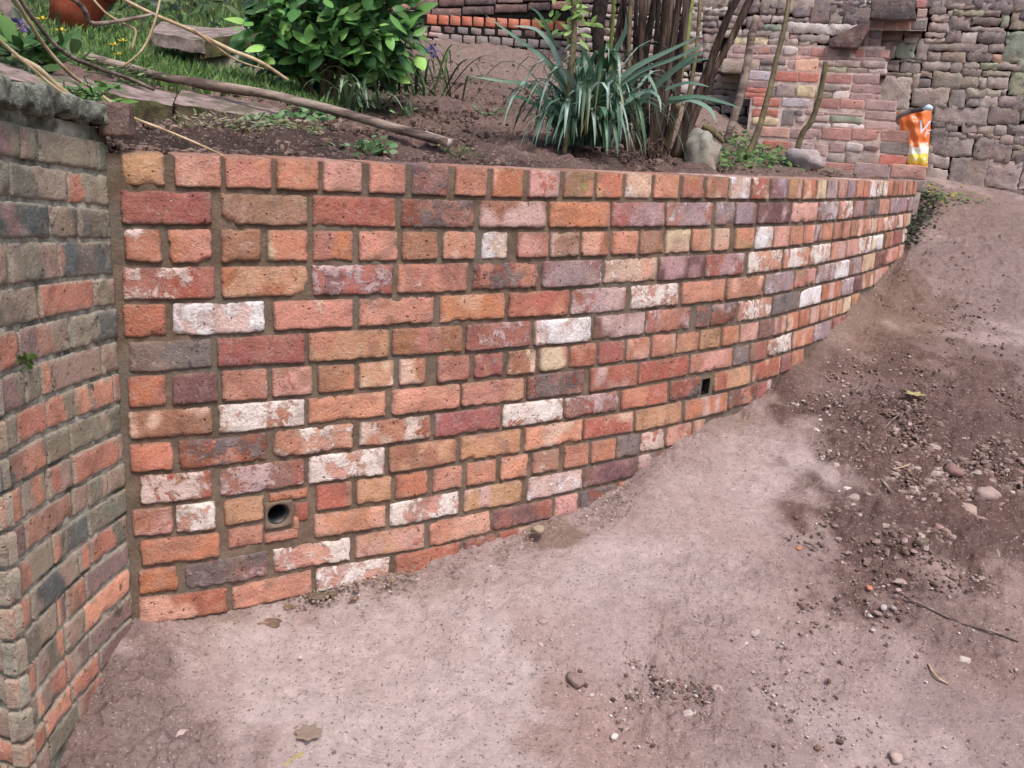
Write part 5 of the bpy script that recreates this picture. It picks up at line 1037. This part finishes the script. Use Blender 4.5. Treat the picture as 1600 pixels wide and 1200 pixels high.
# --- orange sack
bag = empty('plastic_sack', at(1432, 262, 5.42), 'bright orange printed plastic sack standing on the lowest brick step', 'sack')
def bag_pt(s, t):                                  # s across 0..1, t up 0..1
    x = (1416 + (1402 - 1416) * t ** 1.1) + s * ((1449 + (1456 - 1449) * t) - (1416 + (1402 - 1416) * t ** 1.1)); y = 262 + (176 - 262) * t - 8 * s * t
    return x, y
mb = MB(); NS_, NT_ = 36, 44; V = []; C = []
for side in (0, 1):
    for i in range(NS_ + 1):
        for j in range(NT_ + 1):
            s, t = i / NS_, j / NT_; x, y = bag_pt(s, t); bul = .055 * math.sin(math.pi * s) ** .6 * (1 - .75 * t ** 3) * (.4 + .6 * min(1, (t + .02) * 6))
            bul += .006 * math.sin(s * 17 + t * 9) * math.sin(math.pi * s) + .004 * math.sin(t * 31 + s * 5) * math.sin(math.pi * s)
            p = at(x, y, 5.42); d = np.array([p[0], p[1], 0]); d /= np.linalg.norm(d); p = p - d * bul * (1 if side == 0 else -.8); V.append(p)
            c = lin((242, 112, 34), .92)
            if t < .36: c = lin((240, 238, 226), .92)
            elif t < .42: c = np.array(c) * (.35) + lin((240, 238, 226), .92) * .65 if float(vnoise(np.array([s * 9, 2., 7.]))) > 0 else c
            if t < .24: c = lin((238, 208, 60), .92) if float(vnoise(np.array([s * 7, t * 14, 1.]))) > -.25 + (t - .12) * 2 else lin((240, 238, 226), .9)
            if t < .09: c = lin((232, 150, 40), .92) if float(vnoise(np.array([s * 12, t * 30, 4.]))) > .1 else lin((240, 214, 80), .92)
            C.append(np.r_[c, 0])
m = (NS_ + 1) * (NT_ + 1); F = gridfaces(NS_, NT_).tolist() + (gridfaces(NS_, NT_, m, True)).tolist(); mb.add(V, F, np.array(C))
mm, t_ = newmat('sack_plastic'); aa = t_('ShaderNodeAttribute', attribute_name='c1').outputs['Color']; bs = t_('ShaderNodeBsdfPrincipled', {'Base Color': aa, 'Roughness': .32}); t_('ShaderNodeOutputMaterial', {'Surface': bs.outputs[0]})
mb.build('body', mm, bag)
mb = MB(); P = []
for k in range(2):
    tube(mb, [at(1400, 190 + k, 5.36), at(1407, 181, 5.34), at(1420, 175, 5.33), at(1440, 171, 5.33), at(1455, 168, 5.36)], [.006, .012, .014, .012, .008], 7)
mb.build('rolled_rim', plain('sack_lining', lin((96, 84, 84), .7), lin((150, 140, 136), .7), 12, .2, .5), bag)
mb = MB(); tube(mb, [at(1443, 171, 5.32), at(1450, 168, 5.31), at(1455, 170, 5.33)], [.008, .016, .012], 8, np.r_[lin((196, 226, 240), .9), 0]); mb.build('label', mm, bag)
def lettering(name, text, x, y, R, size, col, ital=.35):
    cu = bpy.data.curves.new(name, 'FONT'); cu.body = text; cu.size = size; cu.extrude = .0006; cu.shear = ital * .5; tmp = bpy.data.objects.new(name, cu); COL.objects.link(tmp)
    bpy.context.view_layer.update(); me = bpy.data.meshes.new_from_object(tmp.evaluated_get(bpy.context.evaluated_depsgraph_get())); bpy.data.objects.remove(tmp)
    p = at(x, y, R); d = np.array([p[0], p[1]]); d /= np.linalg.norm(d); ex = Vector((d[1], -d[0], 0)); ez = Vector((0, 0, 1)); ey = Vector((-d[0], -d[1], 0))
    Mx = Matrix((ex, ez, ey)).transposed().to_4x4(); Mx.translation = Vector(p); me.transform(Mx); me.transform(Matrix.Translation(-bag.location)); me.materials.append(col)
    o = bpy.data.objects.new(name, me); COL.objects.link(o); o.parent = bag; return o
mw = plain('white_print', (.85, .9, .95), (.8, .85, .9), 5, 0, .5, fine=.02)
lettering('lettering', 'V', 1430, 208, 5.348, .095, mw); lettering('lettering', 'I', 1445, 201, 5.362, .055, mw); lettering('lettering', 'F', 1443, 214, 5.362, .055, mw)

# ================================================================== stones, twigs and rubble on the path
g = random.Random(99)
def gstone(mb, x, y, r, n=4, cols=((196, 172, 168), (176, 150, 146), (214, 196, 192), (150, 124, 118), (136, 120, 112), (226, 214, 210))):
    c = on_ground(x, y); R = math.hypot(c[0], c[1]); s = r; stone(mb, c, (s * g.uniform(.8, 1.5), s * g.uniform(.7, 1.2), s * g.uniform(.5, .85)), g.uniform(0, 99), np.array(lin(g.choice(cols), .78)) * g.uniform(.85, 1.15), lin((210, 196, 190), .8), .2, n=n, rotz=g.uniform(0, 6), sharp=.35, sink=g.uniform(.2, .5))
mb = MB()
ZN = [(1500, 770, 95, 55, 620, .010, .030), (1470, 740, 110, 50, 500, .006, .020), (1400, 640, 130, 60, 260, .005, .014), (1060, 1050, 75, 60, 900, .002, .0075), (1150, 1130, 110, 50, 180, .002, .008), (1350, 900, 180, 90, 260, .003, .011), (150, 1120, 95, 70, 560, .003, .011), (240, 1010, 70, 45, 240, .004, .011), (800, 1040, 500, 120, 420, .0015, .005), (1300, 1050, 280, 120, 300, .002, .008), (1200, 660, 60, 60, 260, .004, .013), (1300, 560, 60, 60, 260, .005, .014), (1090, 730, 60, 40, 160, .004, .012), (1450, 420, 130, 90, 300, .006, .016), (900, 790, 80, 20, 90, .003, .009), (700, 900, 120, 25, 60, .003, .008), (1520, 880, 90, 60, 300, .005, .016), (430, 945, 200, 20, 70, .003, .008)]
for (x, y, sx, sy, n, r0, r1) in ZN:
    for i in range(n):
        px, py = g.gauss(x, sx), g.gauss(y, sy)
        if py > 1290 or py < 310 or px < -40 or px > 1680: continue
        if px < 1430:
            lim = np.interp(px, [60, 205] + [p[0] for p in BASEPX], [1190, 985] + [p[1] + 6 for p in BASEPX])
            if py < lim: continue
        k = g.random() ** 2.2
        if px > 1330 and py < 950: gstone(mb, px, py, r0 + (r1 - r0) * k, n=4, cols=((150, 124, 116), (130, 106, 98), (170, 146, 138), (118, 96, 90), (196, 174, 166)))
        else: gstone(mb, px, py, r0 + (r1 - r0) * k, n=4)
o = mb.build('gravel', M_ROCK, smooth=False); o['kind'] = 'stuff'; o['label'] = 'loose gravel, crumbs and small stones strewn over the earth path'; o['category'] = 'gravel'
for x, y, r, col, lab in ((900, 1066, .030, (150, 128, 128), 'flat triangular stone on the smooth middle of the path'), (1179, 990, .018, (190, 168, 164), 'rounded pale pebble alone on the path, right of centre'), (1075, 1118, .017, (206, 190, 186), 'pale oval pebble in the gravelly patch at bottom centre'), (960, 1152, .011, (226, 214, 212), 'small white pebble near the bottom edge, left of the pale oval one'), (847, 973, .016, (186, 160, 156), 'dull pink flat pebble on the path below the wall middle'), (845, 1008, .009, (204, 184, 176), 'tiny pale pebble below the dull pink flat one'),
    (1120, 1080, .020, (196, 176, 170), 'long pale flat stone sticking out of the path, bottom centre-right'), (286, 1150, .018, (214, 190, 182), 'pinkish-white lump in the gravel at the bottom left'), (262, 1184, .014, (182, 170, 168), 'grey pebble near the bottom edge at the left'), (1332, 780, .026, (176, 152, 146), 'pale elongated stone at the left edge of the dark soil patch'), (1510, 803, .046, (190, 162, 150), 'angular pink-buff stone, lower of the two largest in the rubble'), (1540, 776, .050, (186, 158, 152), 'largest knobbly pink stone at the top of the rubble'), (1532, 818, .034, (158, 136, 126), 'rounded brown stone right of the angular rubble stone'), (1490, 740, .040, (150, 116, 110), 'reddish lump of stone at the back of the rubble'), (1466, 826, .022, (190, 140, 138), 'small pink stone at the left of the rubble heap'), (1548, 838, .022, (204, 186, 180), 'white-topped stone below the rubble heap'), (1505, 1034, .022, (222, 204, 198), 'pale block-shaped stone on bare earth at the lower right'), (1380, 951, .014, (190, 184, 186), 'bluish-grey pebble on the path, left of the long twig'), (1396, 951, .010, (184, 170, 170), 'smaller pebble touching the bluish-grey one'), (1572, 806, .018, (196, 176, 168), 'pale flattened stone at the far right of the rubble'), (1500, 720, .022, (140, 118, 112), 'brown stone at the top of the dark rubble slope'), (1400, 1186, .020, (200, 176, 166), 'pale pink flat stone at the bottom edge on the right'), (1440, 850, .030, (120, 108, 98), 'dark greenish stone half-buried below the rubble'), (840, 830, .030, (170, 152, 128), 'sandy mortar lump at the foot of the wall')):
    rock('loose_stone', x, y, None, (r * 1.5, r * 1.2, r * .8), col, lab, seed=x * .013 + y * .11, n=8, group='single stones on the path')
for x, y, r, lab in ((1248, 858, .014, 'orange brick fragment left of centre-right on the path'), (1358, 920, .014, 'orange brick fragment in front of the dark soil patch'), (1574, 866, .015, 'orange brick fragment at the right below the rubble'), (1588, 888, .020, 'yellowest orange fragment, at the right frame edge'), (1544, 963, .012, 'small red brick fragment beside the end of the long twig'), (184, 1183, .014, 'orange brick chip in gravel at the bottom left corner'), (270, 1026, .022, 'flat terracotta fragment by the mortar splats'), (1044, 748, .010, 'tiny orange crumb at the foot of the wall right of centre')):
    rock('brick_fragment', x, y, None, (r * 1.6, r * 1.1, r * .7), (212, 138, 104) if x != 1588 else (240, 170, 96), lab, 'fragment', group='orange brick fragments on the path', seed=x * .07, n=6, amt=.1)
# mortar droppings by the wall foot
for i, (x, y, r) in enumerate(((417, 975, .026), (322, 1005, .030), (283, 1009, .024), (380, 1010, .020), (494, 934, .020), (450, 950, .012), (520, 928, .012), (610, 908, .012), (640, 898, .012), (436, 962, .010), (552, 936, .010), (556, 924, .008))):
    labs = ['diamond-shaped grey-brown mortar splat on the path below the drain pipe', 'round mortar splat, larger of the touching pair near the wall corner', 'mortar splat left of the round one near the wall corner', 'small mortar splat below the diamond-shaped one', 'mortar lump at the wall foot under the white-grey speckled brick', None]
    lab = labs[i] if i < 5 else 'small mortar crumb at the foot of the wall'
    rock('mortar_splat', x, y, None, (r * 2, r * 1.6, r * .6), (122, 100, 82), lab, 'mortar', group='mortar droppings along the wall foot', seed=i * 1.9, n=12, amt=.05, sink=.24, sharp=.5)
# twigs and fallen leaves
for pts, r, lab in (([(1412, 935), (1450, 955), (1500, 976), (1545, 990), (1590, 1006)], .0035, 'long thin dead twig lying on the lower right of the path'), ([(1374, 752), (1384, 766), (1396, 780)], .006, 'short thick dead twig in the dark soil patch'), ([(1395, 735), (1415, 732), (1428, 722), (1440, 712)], .003, 'pale branching rootlet on the dark soil'), ([(1480, 838), (1510, 830), (1540, 826)], .004, 'curved brown twig below the rubble stones'), ([(1552, 842), (1556, 866), (1566, 890), (1572, 905)], .005, 'upright curved twig beside the orange fragments'), ([(1380, 672), (1400, 655), (1425, 642), (1444, 648)], .003, 'thin twig crossing the reddish soil near the yellow leaf'), ([(1080, 1068), (1090, 1082), (1096, 1092)], .003, 'short twig in the gravelly patch at bottom centre'), ([(1450, 1040), (1462, 1062), (1482, 1072)], .003, 'curved dark twig beside the pale block-shaped stone'), ([(930, 915), (948, 900), (956, 895)], .002, 'tiny twig on the path below the wall middle'), ([(1256, 850), (1268, 856), (1278, 862)], .003, 'small dark twig above the gravel right of centre'), ([(1160, 1125), (1172, 1112), (1170, 1095)], .002, 'thin forked rootlet at the bottom right of centre')):
    mb = MB(); P = [on_ground(*p) + np.array([0, 0, r * 1.6 + .004 * (i % 2)]) for i, p in enumerate(pts)]; tube(mb, P, [r * .8] + [r] * (len(P) - 2) + [r * .5], 6, wob=.2); finish(mb.build('dead_twig', M_STICK if 'pale' not in lab else M_STRAW), lab, 'twig', 'dead twigs on the path')
def dead_leaf(x, y, L, W, th, col, lab, n=5, lobes=1):
    mb = MB(); c = on_ground(x, y) + np.array([0, 0, .008])
    for k in range(lobes):
        a_ = th + (k - (lobes - 1) / 2) * (6.283 / max(lobes, 5)); v = np.array([math.cos(a_), math.sin(a_), .28]); leaf(mb, c - v * L * (.1 if lobes > 1 else .4), v, (0, 0, 1), L, W, lin(col, .8), bend=.4, fold=.25, n=7)
    return finish(mb.build('dead_leaf', M_GRASS), lab, 'leaf', 'fallen leaves on the path')
dead_leaf(1429, 619, .045, .022, 2.0, (226, 206, 140), 'small yellow star-shaped leaf on the path past the weep hole', lobes=5)
dead_leaf(455, 1190, .085, .035, .9, (216, 192, 130), 'curled straw-coloured leaf at the bottom edge, left of centre')
dead_leaf(482, 1150, .034, .026, 1.3, (184, 158, 142), 'crumpled pinkish brown dead leaf at the bottom edge, above the curled one', lobes=7)
mb = MB(); c0 = on_ground(226, 974)
for k in range(26):
    v = np.array([rnd.gauss(0, 1), rnd.gauss(0, .6), rnd.uniform(.1, 1.3)]); leaf(mb, c0 + np.array([rnd.gauss(0, .02), rnd.gauss(0, .01), .004]), v, (rnd.gauss(0, 1), -1, .2), rnd.uniform(.03, .05), .014, lin(rnd.choice([(116, 92, 72), (150, 124, 100), (84, 66, 54)]), .7), bend=.6, n=4)
finish(mb.build('dry_leaf_heap', M_GRASS), 'little heap of dry brown leaves in the corner between the two walls', 'leaves')

# --- crumbs of soil: on the bed, on the dark patch of the path and banked along the wall foot
def crumbs(name, label, pts, cols, r0, r1, seed):
    g = random.Random(seed); mb = MB()
    for c in pts:
        k = g.random() ** 2.0; r = r0 + (r1 - r0) * k
        stone(mb, c, (r * g.uniform(.8, 1.4), r * g.uniform(.8, 1.2), r * g.uniform(.6, .95)), g.uniform(0, 99), np.array(lin(g.choice(cols), .72)) * g.uniform(.7, 1.2), (.2, .15, .12), .1, n=3, rotz=g.uniform(0, 6), sharp=.45, sink=.3)
    o = mb.build(name, M_ROCK, smooth=False); o['kind'] = 'stuff'; o['label'] = label; o['category'] = 'soil crumbs'
g = random.Random(5); P = []
for i in range(9500):
    a = g.uniform(-.50, .40); R = float(Rwall(np.clip(a, AZ0, .40))) + .20 + (2.2 * g.random() ** 1.6 if i < 7000 else 4.2 * g.random())
    if R > 3.5 and a < -.16: continue
    if a < AZ0: R = 2.1 + g.random() * .6
    P.append((R * math.sin(a), R * math.cos(a)))
P = np.array(P); z = bed_z(P[:, 0], P[:, 1]); crumbs('soil_clods', 'crumbly dark clods of dug earth over the raised bed', [np.array([p[0], p[1], q]) for p, q in zip(P, z)], [(98, 80, 74), (76, 60, 56), (118, 98, 90), (138, 116, 108)], .004, .024, 6)
P = []
for i in range(4200):
    k = g.random(); x = 195 + (1425 - 195) * g.random() ** .9
    if float(vnoise(np.array([x * .021, 3.3, 0.]), 4)) + .5 * float(vnoise(np.array([x * .08, 1.3, 0.]), 5)) < g.uniform(-.5, 1.0) - (.5 if x > 1000 else 0): continue
    y = float(np.interp(x, [190] + [p[0] for p in BASEPX], [975] + [p[1] for p in BASEPX])); h = (g.random() ** 1.7) * (26 if x < 900 else 44 if x < 1150 else 60); P.append(on_ground(x + h * .3, y + h + 2) + np.array([0, 0, .002]))
crumbs('foot_crumbs', 'sandy earth crumbs banked along the foot of the new wall', P, [(182, 160, 146), (164, 140, 124), (198, 178, 168), (150, 128, 114)], .002, .0085, 7)
P = []
for (x, y, sx, sy, n) in ((1480, 760, 100, 55, 1700), (1540, 660, 80, 50, 900), (1390, 650, 60, 40, 500), (1350, 740, 50, 40, 400), (110, 1130, 60, 50, 500), (1560, 480, 80, 40, 400), (1060, 1050, 60, 45, 400), (1180, 1130, 90, 40, 120), (1330, 900, 120, 60, 250)):
    for i in range(n):
        px, py = g.gauss(x, sx), g.gauss(y, sy)
        if px < 1425 and py < float(np.interp(px, [60, 205] + [p[0] for p in BASEPX], [1190, 985] + [p[1] + 6 for p in BASEPX])): continue
        if py < 320 or py > 1260 or px > 1660: continue
        P.append(on_ground(px, py))
crumbs('path_crumbs', 'dark crumbs of loose soil over the disturbed parts of the path', P, [(128, 100, 94), (108, 82, 76), (150, 122, 114), (170, 144, 138)], .003, .014, 8)
